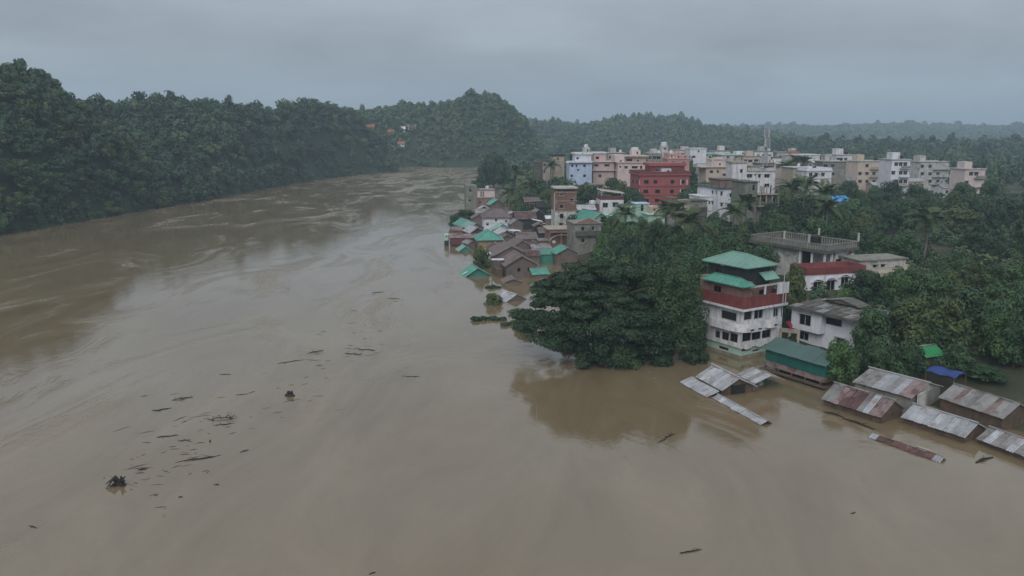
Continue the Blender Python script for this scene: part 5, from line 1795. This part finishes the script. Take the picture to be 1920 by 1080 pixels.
for label, px, Y, th, w, d, py, rise, axis, mt, wl in (
        ('rust red roof pressed between the teal hipped roof and the long brown one', 918, 190, 12, 4, 4, 467, 1.0, 'y', 'rust', 'tin_brown'),
        ('grey tin roof low behind the white verged gable', 955, 218, 14, 4, 5, 440, 1.1, 'y', 'zinc_old', 'char'),
        ('brown tin roof behind the blue grey sheeted house', 972, 205, 12, 5, 5, 448, 1.2, 'x', 'brown_roof', 'tin_brown'),
        ('dark tin roof at the left foot of the arched ruin', 990, 194, 10, 4, 4, 462, .9, 'y', 'rust', 'char'),
        ('grey roof wedged above the green sheds', 1000, 186, 14, 4.4, 4, 468, .9, 'x', 'zinc_old', 'tin_brown'),
        ('rusty shack roof left of the brick tower foot', 1003, 230, 8, 4, 4, 424, 1.0, 'y', 'rust_pink', 'char'),
        ('dark shack roof between the rusty shack and the arched ruin', 1012, 216, 8, 4, 4, 436, 1.0, 'x', 'brown_roof', 'char'),
        ('silver shack roof behind the pale blue house', 950, 246, 8, 4, 4, 404, 1.0, 'y', 'zinc', 'tin_brown'),
        ('brown shack roof left of the pale blue house', 886, 244, 10, 3.6, 4, 409, 1.0, 'y', 'brown_roof', 'tin_brown'),
        ('grey shack roof behind the dark tree on the river', 893, 256, 8, 4.5, 4, 399, 1.0, 'x', 'zinc_old', 'tin_brown')):
    cottage(label, px, Y, th, w, d, py, rise, axis, [mt], wl, .35, name='tin_shack')

# hillside houses across the river
for label, px, py, w, mt, wl in (('red roofed house high among the trees of the far hill', 692, 233, 8, 'red_roof', 'brick_pink'), ('lower red roofed house with a white wall near the far bank', 752, 265, 6, 'red_roof', 'white'),
                                 ('small faded red roof between two others on the far hill', 733, 243, 6, 'red_roof', 'brick_pink'), ('white walled hut on the far hill', 756, 237, 3.5, 'white', 'white'),
                                 ('pale roofed house at the top of the far hill slope', 772, 233, 8, 'rust_pink', 'stone')):
    dx, dy, dz = ray(px, py)
    Y = 540.0
    while Y < 760 and gz(dx / dy * Y, Y) + 8.5 < H + dz / dy * Y:
        Y += 2
    zz = H + dz / dy * Y
    b = Bld('hillside_house', label, 'house', px, Y, 8, zz)
    gable(b, -w * .4, w * .4, 0, 5, zz - 1.8, 1.8, 'x', [mt], wl, .5, wall_z0=zz - 4.5, cap='rust', front=[(px - 3, py + 5, 3, 4, 'dark'), (px + 3, py + 5, 3, 4, 'dark')])

# phone mast
X, Y = x_at(1433, 282, 10), 282.0
zb, zt = 4, at_depth(1433, 240, Y)[1]
o = empty('phone_mast', 'lattice phone mast with antenna panels rising above the town roofs', 'mast', (X, Y, 0), .3)
legs = [(cos(a), sin(a)) for a in (0.5, 0.5 + 2.094, 0.5 + 4.189)]
mb = MB()
for x, y in legs:
    mb.tube([(x * 1.3, y * 1.3, zb), (x * .45, y * .45, zt - 1)], [.2, .15], M['steel'], 6)
mb.build('leg', o)
mb = MB()
n = 12
for k in range(n):
    for i in range(3):
        f = lambda kk, i_: (legs[i_ % 3][0] * (1.3 - .85 * kk / n), legs[i_ % 3][1] * (1.3 - .85 * kk / n), zb + (zt - 1 - zb) * kk / n)
        mb.tube([f(k, i), f(k + 1, i + 1)], [.09, .09], M['steel'], 4, False)
        mb.tube([f(k, i), f(k, i + 1)], [.09, .09], M['steel'], 4, False)
mb.build('bracing', o)
mb = MB()
mb.box(-.26, .26, -.12, .12, 0, 2.9, M['frame'])
me = mb.mesh('antenna_panel')
for k in range(6):
    a = .5 + k * 1.047
    place('antenna_panel', me, o, (.95 * cos(a), .95 * sin(a), zt - 3.2 - (k % 2) * 3.4), (0, 0, a + pi / 2))
mb = MB()
mb.tube([(0, 0, zt - 2), (0, 0, zt + 1.2)], [.06, .03], M['steel'], 5)
mb.build('lightning_rod', o)
mb = MB()
mb.tube([(-1, -.4, zt - 6), (-1, -.75, zt - 6)], [.5, .5], M['frame'], 12)
mb.build('dish', o)

# poles and lamp standards of the town
for label, px, pyt, Y in (('thin white pole on the skyline above the grey turret', 1222, 264, 330), ('thin white pole above the salmon house', 1273, 266, 330), ('grey utility pole left of the pale blue house', 1063, 294, 300),
                          ('leaning pale pole before the dull red block', 1183, 372, 240), ('thin grey pole beside the old concrete shell', 1026, 302, 300)):
    X, zt = at_depth(px, pyt, Y)
    g0 = gz(X, Y)
    o = empty('utility_pole', label, 'pole', (X, Y, g0))
    mb = MB()
    mb.tube([(0, 0, -1), (0, 0, zt - g0)], [.13, .08], M['steel'], 6)
    mb.build('post', o)
    mb = MB()
    mb.box(-.9, .9, -.06, .06, zt - g0 - .9, zt - g0 - .78, M['steel'])
    mb.build('crossarm', o)


# ================================================================== trees of the town side
def tree(label, px, pyt, wpx, Y, style, mat, seed, name='broadleaf_tree', cat='tree', group=None, clear=0.06, drop=0.0):
    c = ppm(Y, 8)
    X, zt = at_depth(px, pyt, Y)
    g0 = max(gz(X, Y), -0.4) - drop
    return add_tree(name, label, cat, X, Y, g0, max(2.0, zt - g0), wpx / c * (1.4 if Y > 185 else 1.12), style, mat, seed, group, clear)


# the big riverside rain tree: flat leafy tiers on spreading limbs
X0, Y0 = 11.3, 105.5
o = empty('rain_tree', 'huge spreading dark tree with flat leafy tiers standing in the flood', 'tree', (X0, Y0, 0))
rng = np.random.default_rng(42)
lob = []
for k in range(210):
    a = rng.random() * 2 * pi
    q = rng.random() ** .55
    rx = 10.8 * q
    top = 12.6 * (1 - .62 * q ** 2.2) - .2
    zz = top - rng.random() ** 2 * 3.0 * (1.1 - q * .6)
    if sin(a) < -.2 and rng.random() < .4:
        zz -= rng.random() * 2.6
    lob.append((rx * cos(a), 8.6 * q * sin(a), max(1.6, zz), rng.uniform(1.1, 2.1), rng.uniform(1.0, 1.9), rng.uniform(.35, .65)))
for k in range(130):                                   # lower front skirt, drooping to the water right of the middle
    x = rng.uniform(-6.5, 9)
    zz = rng.uniform(.0, 6.5) if x > -2.5 else rng.uniform(2.2, 6)
    lob.append((x, -rng.uniform(4.5, 8.6) + abs(x) * .25, zz, rng.uniform(1.0, 1.8), rng.uniform(.9, 1.5), rng.uniform(.6, 1.0)))
v, q, tt = leaf_cloud(rng, np.array(lob), 300, .165, up=.6, shell=.5)
place('crown', np_mesh('crown', v, q, [M['rain']], tt), o)
mb = MB()
mb.tube([(0, 0, -2.5), (.2, .1, 1), (0, 0, 3.5)], [.9, .7, .55], M['bark'], 10)
mb.build('trunk', o)
for k in range(9):
    a = k * .7 + .2
    mb = MB()
    mb.tube([(0, 0, 2.5 + .15 * k), (3 * cos(a), 2.6 * sin(a), 5.5 + .3 * k), (7.5 * cos(a), 6.4 * sin(a), 7.2 + .3 * k)], [.34, .22, .06], M['bark'], 7)
    mb.build('limb', o)
# vine clad tree at its right, draped to the water
X1, Y1 = 21.3, 104.5
o = empty('vine_tree', 'dense tree draped in creepers down to the water against the four storey house', 'tree', (X1, Y1, 0))
lob = []
for k in range(95):
    a = rng.random() * 2 * pi
    zz = rng.random()
    rad = (1 - .55 * zz ** 2.5) * (0.85 + .25 * rng.random())
    lob.append((4.6 * rad * cos(a) - .5, 4.0 * rad * sin(a), .2 + 11.4 * zz, rng.uniform(.8, 1.4), rng.uniform(.8, 1.4), rng.uniform(.8, 1.5)))
v, q, tt = leaf_cloud(rng, np.array(lob), 320, .15, up=.15, shell=.6)
place('crown', np_mesh('crown', v, q, [M['vine']], tt), o)
mb = MB()
mb.tube([(0, 0, -2), (.1, 0, 3), (0, .2, 9)], [.6, .45, .2], M['bark'], 8)
mb.build('trunk', o)

TREES = [
    ('big round dark banyan at the far end of the riverside row', 925, 277, 52, 400, 'dense', 'rain', 1),
    ('bushy green tree below the round banyan', 898, 322, 34, 330, 'tall', 'deep', 2),
    ('dark tree hanging over the river beside the green cottages', 872, 388, 44, 252, 'fine', 'rain', 3),
    ('low dark tree at the water left of the green cottages', 852, 398, 26, 244, 'tall', 'deep', 1),
    ('leafy tree between the plain concrete box and the palms', 968, 340, 44, 300, 'tall', 'olive', 1),
    ('rounded tree right of the plain concrete box', 990, 352, 40, 285, 'fine', 'deep', 2),
    ('dense tree under the old concrete shell', 1010, 330, 46, 292, 'tall', 'deep', 3),
    ('tall bushy tree left of the brick tower', 1026, 345, 30, 262, 'fine', 'olive', 1),
    ('spreading tree beneath the tall pale blue house', 1058, 320, 58, 268, 'fine', 'deep', 1),
    ('dark tree right behind the brick tower', 1090, 345, 44, 252, 'fine', 'rain', 2),
    ('small round tree on the skyline left of the pale blue house', 1072, 275, 26, 350, 'tall', 'deep', 2),
    ('green tree behind the sloping canopy', 1150, 325, 44, 285, 'fine', 'deep', 3),
    ('tree at the left flank of the red block', 1170, 335, 36, 262, 'fine', 'olive', 2),
    ('bushy tree below the left corner of the red block', 1172, 362, 30, 250, 'tall', 'deep', 1),
    ('dark tree at the right flank of the red block', 1306, 330, 34, 258, 'fine', 'rain', 1),
    ('dark skyline tree above the pale pink house', 1184, 271, 22, 345, 'tall', 'rain', 3),
    ('skyline tree behind the beige pink house', 1128, 273, 24, 350, 'tall', 'deep', 1),
    ('tree between the salmon house and the far white house', 1296, 288, 24, 340, 'tall', 'deep', 2),
    ('dark tree between the peach house and the far block', 1338, 282, 28, 362, 'tall', 'deep', 3),
    ('bush under the brick tower at the pediment house', 1072, 395, 30, 202, 'tall', 'deep', 3),
    ('light green tree before the pediment house', 1128, 425, 46, 158, 'fine', 'fresh', 1),
    ('fresh green tree between the mint house and the big crown', 1165, 408, 56, 165, 'fine', 'deep', 2),
    ('very dark round tree below the yellow walled house', 1232, 402, 50, 160, 'fine', 'rain', 3),
    ('deep green tree left of the very dark round one', 1195, 440, 66, 142, 'fine', 'deep', 1),
    ('dark tree directly behind the vine clad tree', 1240, 452, 60, 128, 'fine', 'rain', 2),
    ('pale bush crowning the gap above the vine clad tree', 1272, 462, 48, 122, 'fine', 'olive', 3),
    ('broad green tree right of the leaning palm', 1332, 415, 60, 168, 'fine', 'olive', 1),
    ('rounded tree under the bluish white angled block', 1345, 392, 44, 196, 'fine', 'deep', 2),
    ('olive tree behind the upper green roof', 1320, 448, 56, 138, 'fine', 'deep', 3),
    ('deep green tree between the upper green roof and the villa', 1375, 430, 64, 150, 'fine', 'deep', 1),
    ('tree hiding the left end of the villa', 1390, 410, 44, 170, 'tall', 'olive', 2),
    ('tall tree shading the back of the villa', 1452, 385, 52, 182, 'fine', 'deep', 2),
    ('tree between the concrete frame and the beige house', 1472, 350, 40, 226, 'tall', 'olive', 3),
    ('dense tree right behind the villa terrace', 1530, 395, 70, 172, 'fine', 'deep', 3),
    ('darkest tree at the right end of the villa terrace', 1580, 405, 56, 165, 'fine', 'rain', 1),
    ('tree below the bright blue roof sheet', 1580, 386, 46, 200, 'tall', 'deep', 2),
    ('feathery tree between the four storey house and the arched house', 1490, 484, 64, 117, 'fine', 'olive', 2),
    ('slim dark tree at the right wall of the four storey house', 1470, 548, 34, 110, 'tall', 'rain', 2),
    ('bush climbing the white wall of the villa', 1420, 455, 40, 136, 'tall', 'deep', 1),
    ('bright green tree before the arched windows', 1592, 536, 74, 116, 'fine', 'fresh', 2),
    ('tree hugging the right end of the white two storey house', 1640, 560, 92, 97, 'fine', 'deep', 3),
    ('rounded bush in front of the white two storey house', 1577, 626, 84, 91, 'fine', 'fresh', 3),
    ('tree behind the pale grey tin shed', 1648, 590, 70, 104, 'fine', 'deep', 1),
    ('leafy tree left of the bright green roofed hut', 1700, 585, 76, 103, 'fine', 'deep', 2),
    ('shaggy tree over the dark blue tarpaulin', 1722, 635, 56, 97, 'fine', 'olive', 1),
    ('tree at the right edge of the canopied building', 1690, 520, 70, 125, 'fine', 'deep', 3),
    ('tall tree beyond the brown striped shed', 1790, 600, 100, 104, 'fine', 'deep', 1),
    ('broad tree at the far right of the bank', 1880, 610, 120, 98, 'fine', 'olive', 3),
    ('tree behind the canopied building', 1700, 430, 80, 160, 'fine', 'deep', 2),
    ('spreading tree on the right slope behind the bank', 1790, 470, 100, 140, 'fine', 'olive', 1),
    ('outermost tree on the right slope', 1890, 490, 110, 132, 'fine', 'deep', 2),
    ('tree under the bluish white house at the right rim', 1690, 360, 70, 215, 'fine', 'deep', 1),
    ('tree at the foot of the pale pink rim house', 1800, 380, 80, 205, 'fine', 'olive', 2),
    ('outermost tree of the town skyline', 1890, 360, 80, 230, 'fine', 'deep', 3),
    ('tree leaning over the sheds at the right rim', 1850, 690, 90, 88, 'fine', 'deep', 3),
]
for T in TREES:
    tree(*T)
for label, px, pyt, wpx, Y, sty, mt, sd in (
        ('round bush standing in the water below the pale green gable', 903, 456, 44, 172, 'fine', 'olive', 2),
        ('solitary round bush in the river beside the tilted silver roof', 923, 543, 42, 136, 'tall', 'olive', 1),
        ('low bush spilling over the river at the foot of the big tree', 985, 590, 60, 118, 'tall', 'rain', 3),
        ('leafy bush in the water under the front of the big tree', 1170, 640, 70, 98.5, 'fine', 'deep', 2),
        ('dark bush in the water at the foot of the vine clad tree', 1300, 630, 60, 101, 'fine', 'rain', 1),
        ('half drowned shrub below the left limbs of the big tree', 1065, 628, 50, 108, 'tall', 'rain', 2)):
    tree(label, px, pyt, wpx, Y, sty, mt, sd, 'bush', 'bush', None, .02, .5)

for x_, y_ in (at_depth(1762, 702, 86)[:1] + (86,),):
    FOOT.append((x_, y_, 3.5))
# thickets whose trees nothing tells apart
WORD = {'deep': 'deep green', 'olive': 'olive green', 'fresh': 'fresh green', 'rain': 'blackish green'}


def thicket(n, px0, px1, Y0, Y1, h0, h1, label, group, mats):
    k = 0
    while k < n:
        Y = R.uniform(Y0, Y1)
        X = x_at(R.uniform(px0, px1), Y, 6)
        if X < np.interp(Y, BY, BX) + 2 or any(hypot(X - a, Y - b_) < r_ + 1.5 for a, b_, r_ in FOOT):
            continue
        h = R.uniform(h0, h1)
        mt = R.choice(mats)
        size = 'tall ' if h > (h0 + h1) / 2 else 'low '
        add_tree('broadleaf_tree', size + WORD[mt] + ' ' + label, 'tree', X, Y, gz(X, Y) - .3, h, h * R.uniform(.8, 1.15), R.choice(('fine', 'tall', 'fine')), mt, R.randint(1, 3), size + WORD[mt] + ' trees of the ' + group, .06)
        k += 1


for label, px, pyt, wpx, Y in (('deep green tree leaning over the pale grey tin shed', 1662, 618, 84, 90.5), ('deep green tree left of the bright green roofed hut', 1712, 628, 76, 90.5), ('deep green tree right of the bright green roofed hut', 1795, 640, 80, 90), ('tall tree behind the bright green roofed hut', 1752, 600, 80, 97)):
    tree(label, px, pyt, wpx, Y, 'fine', 'deep', 2)
thicket(46, 1615, 1990, 91, 138, 5, 8.5, 'tree in the thicket behind the tin sheds at the right', 'thicket behind the tin sheds', ('deep', 'deep', 'olive', 'fresh', 'rain'))
thicket(26, 1100, 1330, 118, 170, 6, 9.5, 'tree in the thicket between the big dark tree and the mint house', 'thicket behind the big dark tree', ('deep', 'rain', 'deep', 'olive'))
thicket(30, 1320, 1480, 140, 200, 6, 9, 'tree in the thicket between the villa and the unfinished concrete building', 'thicket left of the villa', ('deep', 'olive', 'deep', 'rain'))
thicket(16, 1435, 1600, 196, 240, 8, 11.5, 'tree in the palm thicket below the white three storey house', 'palm thicket', ('deep', 'olive', 'rain'))
thicket(12, 1135, 1200, 245, 258, 8, 11, 'tree in the thicket left of the red block', 'thicket left of the red block', ('deep', 'olive', 'rain'))
thicket(14, 1290, 1335, 232, 258, 8, 12, 'tree in the thicket right of the red block', 'thicket right of the red block', ('deep', 'rain'))
thicket(14, 1040, 1110, 225, 285, 7, 11, 'tree in the thicket between the brick tower and the pale blue house', 'thicket behind the brick tower', ('deep', 'rain', 'olive'))
thicket(14, 1130, 1260, 172, 196, 6, 9.5, 'tree in the thicket at the foot of the mint house', 'thicket at the mint house', ('deep', 'olive', 'fresh'))
thicket(22, 1540, 1990, 222, 285, 7, 12, 'tree in the thicket below the houses of the right rim', 'thicket below the rim houses', ('deep', 'olive', 'rain'))
thicket(26, 1480, 1990, 150, 260, 6, 10, 'tree in the thicket between the villa and the far right houses', 'thicket behind the villa', ('deep', 'olive', 'deep', 'rain'))
thicket(24, 965, 1190, 235, 320, 6, 10, 'tree in the grove between the riverside row and the pale blue house', 'grove behind the riverside row', ('deep', 'olive', 'deep', 'rain'))

# coconut palms, frond by frond
fm = MB()
ax = [(0, 0, 0), (.5, 0, .32), (1.1, 0, .48), (1.8, 0, .42), (2.5, 0, .12), (3.1, 0, -.4), (3.5, 0, -.95)]
for i in range(len(ax) - 1):
    (xa, _, za), (xb, _, zb_) = ax[i], ax[i + 1]
    wa, wb = [.16, .5, .74, .8, .7, .45, .12][i], [.16, .5, .74, .8, .7, .45, .12][i + 1]
    for sd in (-1, 1):
        for k in range(3):
            t0, t1 = k / 3, k / 3 + .2
            xs, xe = xa + (xb - xa) * t0, xa + (xb - xa) * t1
            zs, ze = za + (zb_ - za) * t0, za + (zb_ - za) * t1
            w_ = wa + (wb - wa) * t0
            p = [(xs, 0, zs), (xe, 0, ze), (xe + .28, sd * w_, ze - .3 * w_), (xs + .22, sd * w_, zs - .34 * w_)]
            fm.face(p if sd > 0 else p[::-1], M['palm'])
FROND = fm.mesh('frond')
tm = MB()
tm.tube([(0, 0, -.05), (.03, .01, .3), (.045, 0, .6), (.03, 0, .85), (0, 0, 1)], [.034, .024, .02, .018, .02], M['bark_pale'], 7)
PTRUNK = tm.mesh('trunk')
for label, px, pyt, Y, sc in (
        ('coconut palm leaning right of the very dark round tree', 1268, 392, 172, 1.2), ('coconut palm with dry brownish fronds before the olive tree', 1292, 412, 160, 1.25), ('coconut palm below the bluish white angled block', 1398, 380, 186, 1.25),
        ('coconut palm left of the concrete frame with fronds over its foot', 1378, 395, 180, 1.1), ('tall palm rising right of the phone mast', 1474, 312, 276, 1.3), ('second tall palm right of the phone mast', 1494, 300, 300, 1.3),
        ('third skyline palm, before the white far house', 1508, 302, 292, 1.2), ('palm before the dirty beige house', 1486, 350, 212, 1.3), ('palm under the white three storey house', 1512, 345, 206, 1.3),
        ('palm beside the bright blue roof sheet', 1545, 358, 196, 1.3), ('palm behind the right end of the villa terrace', 1552, 385, 178, 1.2), ('short palm in the trees left of the brick tower', 1000, 350, 272, 1.3),
        ('palm right of the round banyan', 968, 318, 318, 1.2), ('palm below the old beige house', 1034, 308, 312, 1.2), ('palm behind the green gable of the brown walled house', 956, 360, 262, 1.2),
        ('palm before the mint house, fronds over its side wing', 1172, 398, 182, 1.15), ('palm beside the yellow walled house', 1250, 388, 200, 1.2),
        ('palm at the right rim above the canopied building', 1740, 410, 170, 1.3)):
    X, zt = at_depth(px, pyt, Y)
    g0 = gz(X, Y)
    hh = max(3.5, zt - g0 - .5)
    o = empty('coconut_palm', label, 'palm', (X, Y, g0), R.random() * 6.28)
    place('trunk', PTRUNK, o, scale=(8, 8, hh))
    for k in range(22):
        el = R.uniform(-.5, .85) if k > 5 else R.uniform(.7, 1.2)
        s_ = sc * R.uniform(.85, 1.1)
        place('frond', FROND, o, (0, 0, hh), (R.uniform(-.25, .25), -el * .75, k * 2.4 + R.uniform(-.3, .3)), (s_, s_, s_))

# shrubbery filling the gaps on dry ground
sh = []
while len(sh) < 900:
    Y = R.uniform(92, 330)
    px = R.uniform(900, 1990)
    X = x_at(px, Y, 3)
    if X < np.interp(Y, BY, BX) + 4.5:
        continue
    if any(hypot(X - a, Y - b_) < r_ + 1.2 for a, b_, r_ in FOOT):
        continue
    sh.append((X, Y, gz(X, Y) - .3, R.uniform(2.5, 5.5), R.uniform(1.6, 4.2)))
forest('shrubbery', sh, 170, .15, 'low green undergrowth between the houses of the town', 8)
tag(bpy.data.objects['shrubbery'], None, 'shrubbery')
# waterline scrub along the left bank
sb = []
for i in range(420):
    u = R.uniform(SU[0], SU[-3])
    Yb = float(np.interp(u, SU, SY)) + R.uniform(-.5, 4)
    sb.append((u * Yb, Yb, gz(u * Yb, Yb) - .5, R.uniform(3.5, 7.5), R.uniform(2, 5)))
forest('scrub', sb, 150, .17, 'low scrub trailing into the water along the left bank', 7)

# ================================================================== floating driftwood
def branch(label, px, py, length, rise, seed, twigs=4, rz=None, stump=False):
    rr = random.Random(seed)
    X, Y = at(px, py)
    mb = MB()
    if stump:
        mb.tube([(-.5, 0, -.2), (0, 0, .12), (.5, .1, .02)], [.32, .36, .15], M['drift'], 8)
        for k in range(9):
            a = rr.uniform(0, 2 * pi)
            l = rr.uniform(.5, 1.0) * length * .5
            mb.tube([(0, 0, .1), (l * .5 * cos(a), l * .5 * sin(a), rr.uniform(.05, rise)), (l * cos(a), l * sin(a), rr.uniform(0, rise))], [.2, .11, .03], M['drift'], 6)
        mb.tube([(-.2, 0, .2), (-.35, .05, rise * .8), (-.4, .1, rise * 1.25)], [.26, .16, .05], M['drift'], 6)
    else:
        n = 6
        pts = [(length * (i / n - .5), rr.uniform(-.05, .05) * length, .0 + rise * .4 * sin(pi * i / n) * rr.uniform(.1, 1)) for i in range(n + 1)]
        mb.tube(pts, [.02 + .035 * sin(pi * (i + .6) / (n + 1.5)) for i in range(n + 1)], M['drift'], 6)
        for k in range(twigs):
            p = pts[rr.randrange(1, n)]
            a = rr.uniform(0, 2 * pi)
            l = length * rr.uniform(.15, .38)
            mb.tube([p, (p[0] + l * .5 * cos(a), p[1] + l * .5 * sin(a), p[2] + rise * rr.uniform(.1, .7)), (p[0] + l * cos(a), p[1] + l * sin(a), rr.uniform(-.05, rise * .7))], [.03, .02, .008], M['drift'], 5)
    o = mb.build('driftwood', None, (X, Y, 0), (0, 0, rz if rz is not None else rr.uniform(0, 3.14)))
    return tag(o, label, 'driftwood', 'floating driftwood')


for a in (
        ('largest dark root stump floating near the lower left, its root sticking up', 225, 908, 2.4, .7, 1, 4, None, True),
        ('arched tangle of branches floating left of the middle', 415, 786, 2.8, .75, 2, 10, .2),
        ('thick log lying flat against the arched tangle', 420, 796, 1.9, .15, 3, 2, .25),
        ('upright snag of dark wood alone in mid river', 543, 742, 1.0, .55, 4, 4, None, True),
        ('twiggy branch adrift upstream of the arched tangle', 342, 748, 2.3, .3, 5, 6, .5),
        ('scatter of thin twigs left of the twiggy branch', 303, 768, 2.0, .15, 6, 6, .5),
        ('long thin bough trailing towards the root stump', 372, 860, 4.0, .25, 7, 4, .45),
        ('short forked branch, farthest right of the mid river pieces', 688, 656, 2.6, .3, 8, 5, -.2),
        ('low forked branch left of the farthest right piece', 662, 664, 2.6, .25, 9, 6, -.3),
        ('thin curved branch upstream in mid river', 592, 660, 2.4, .3, 10, 4, .7),
        ('slim stick upstream of the thin curved branch', 545, 678, 3.4, .1, 11, 2, .6),
        ('straight stick alone between the snag and the left bank', 422, 702, 1.5, .06, 12, 0, 0.0),
        ('small stick near the arched tangle', 452, 740, 1.2, .08, 13, 1, .3),
        ('two pronged stick right of the long bough', 458, 846, .9, .1, 14, 1, .8),
        ('dark chunk of wood below the long bough', 406, 909, .5, .1, 15, 1, 0),
        ('small dark clump between the long bough and the root stump', 268, 880, .8, .18, 16, 5, .4),
        ('short snag standing above the long bough', 394, 828, .3, .5, 17, 1, 1.5),
        ('speck of driftwood below the root stump', 338, 932, .35, .12, 18, 2, .5),
        ('bent bough in the near water at the lower right', 1295, 1034, 1.8, .22, 19, 3, .35),
        ('thin crooked branch over the brown reflection of the big tree', 1250, 822, 3.2, .35, 20, 5, .9),
        ('curved twig at the lower left corner', 62, 988, .9, .08, 21, 1, -.4),
        ('tiny twig at the bottom between the corner and the middle', 698, 1075, .5, .08, 22, 1, .5),
        ('floating stick off the big tree near the solitary bush', 738, 560, 2.5, .15, 23, 2, -.1),
        ('distant stick in the stream above the others', 708, 548, 2.5, .1, 24, 1, .3),
        ('floating twigs strewn between the tangle and the bank', 315, 818, 2.0, .1, 25, 6, .3),
        ('twig pair near the middle of the strewn twigs', 345, 826, 1.2, .08, 26, 3, .2),
        ('loose stick right of the farthest right forked branch', 770, 706, 2.4, .06, 27, 1, -.1),
        ('small stick at the right of the near water', 1600, 962, .5, .08, 28, 1, .6)):
    branch(*a)
# strewn twigs too small to count along the drift line
mb = MB()
track = [(705, 545), (690, 600), (660, 655), (590, 670), (545, 740), (440, 780), (400, 800), (330, 760), (300, 830), (380, 860), (260, 880), (225, 910), (330, 935)]
rr = random.Random(5)
for k in range(120):
    i = rr.randrange(len(track) - 1)
    t_ = rr.random()
    px = track[i][0] + (track[i + 1][0] - track[i][0]) * t_ + rr.gauss(0, 40)
    py = track[i][1] + (track[i + 1][1] - track[i][1]) * t_ + rr.gauss(0, 16)
    X, Y = at(px, py)
    l, a = rr.uniform(.12, .6) * (1 if rr.random() < .8 else 2.2), rr.gauss(.45, .5)
    c, s = cos(a) * l, sin(a) * l
    w_ = rr.uniform(.01, .028)
    mb.tube([(X - c, Y - s, .0), (X + c * .1, Y + s * .1 + .05 * l, .03), (X + c, Y + s, .0)], [w_ * .5, w_, w_ * .4], M['drift'], 4)
tag(mb.build('flotsam'), 'loose twigs strewn along the drift line in mid river', 'flotsam', None, 'stuff')
# brush rafts caught beside the big tree
for label, px, py, ln, sd in (('raft of brush and leaves caught before the solitary bush', 918, 600, 5.0, 31), ('flat raft of debris trailing from the left limbs of the big tree', 975, 608, 5.5, 32), ('tuft of brush bobbing between the green roof and the brown roof tip', 925, 540, 2.0, 33)):
    X, Y = at(px, py)
    o = empty('brush_raft', label, 'debris', (X, Y, 0), .2)
    rr = np.random.default_rng(sd)
    lob = np.array([(rr.uniform(-.5, .5) * ln, rr.uniform(-.6, .6), rr.uniform(0, .35), .7, .5, .3) for _ in range(10)])
    v, q, tt = leaf_cloud(rr, lob, 60, .2)
    place('foliage', np_mesh('foliage', v, q, [M['rain']], tt), o)
    mb = MB()
    for k in range(6):
        a = rr.uniform(-.4, .4)
        x = rr.uniform(-.3, .3) * ln
        mb.tube([(x - 1, -a, .05), (x, a * .3, .3), (x + 1.1, a, .1)], [.05, .08, .03], M['drift'], 5)
    mb.build('branch', o)

# ================================================================== damp air over the valley
m, t, b, N, L = nodes('damp_air')
t.nodes.remove(b)
vol = N('ShaderNodeVolumePrincipled')
vol.inputs['Color'].default_value = (0.68, 0.85, 1.0, 1)
vol.inputs['Density'].default_value = 0.00035
vol.inputs['Anisotropy'].default_value = 0.1
L(vol.outputs[0], t.nodes['Material Output'].inputs['Volume'])
hb = MB()
hb.box(-12500, 12500, -400, 7400, -4.5, 96, m)
tag(hb.build('haze'), None, None, None, 'stuff')
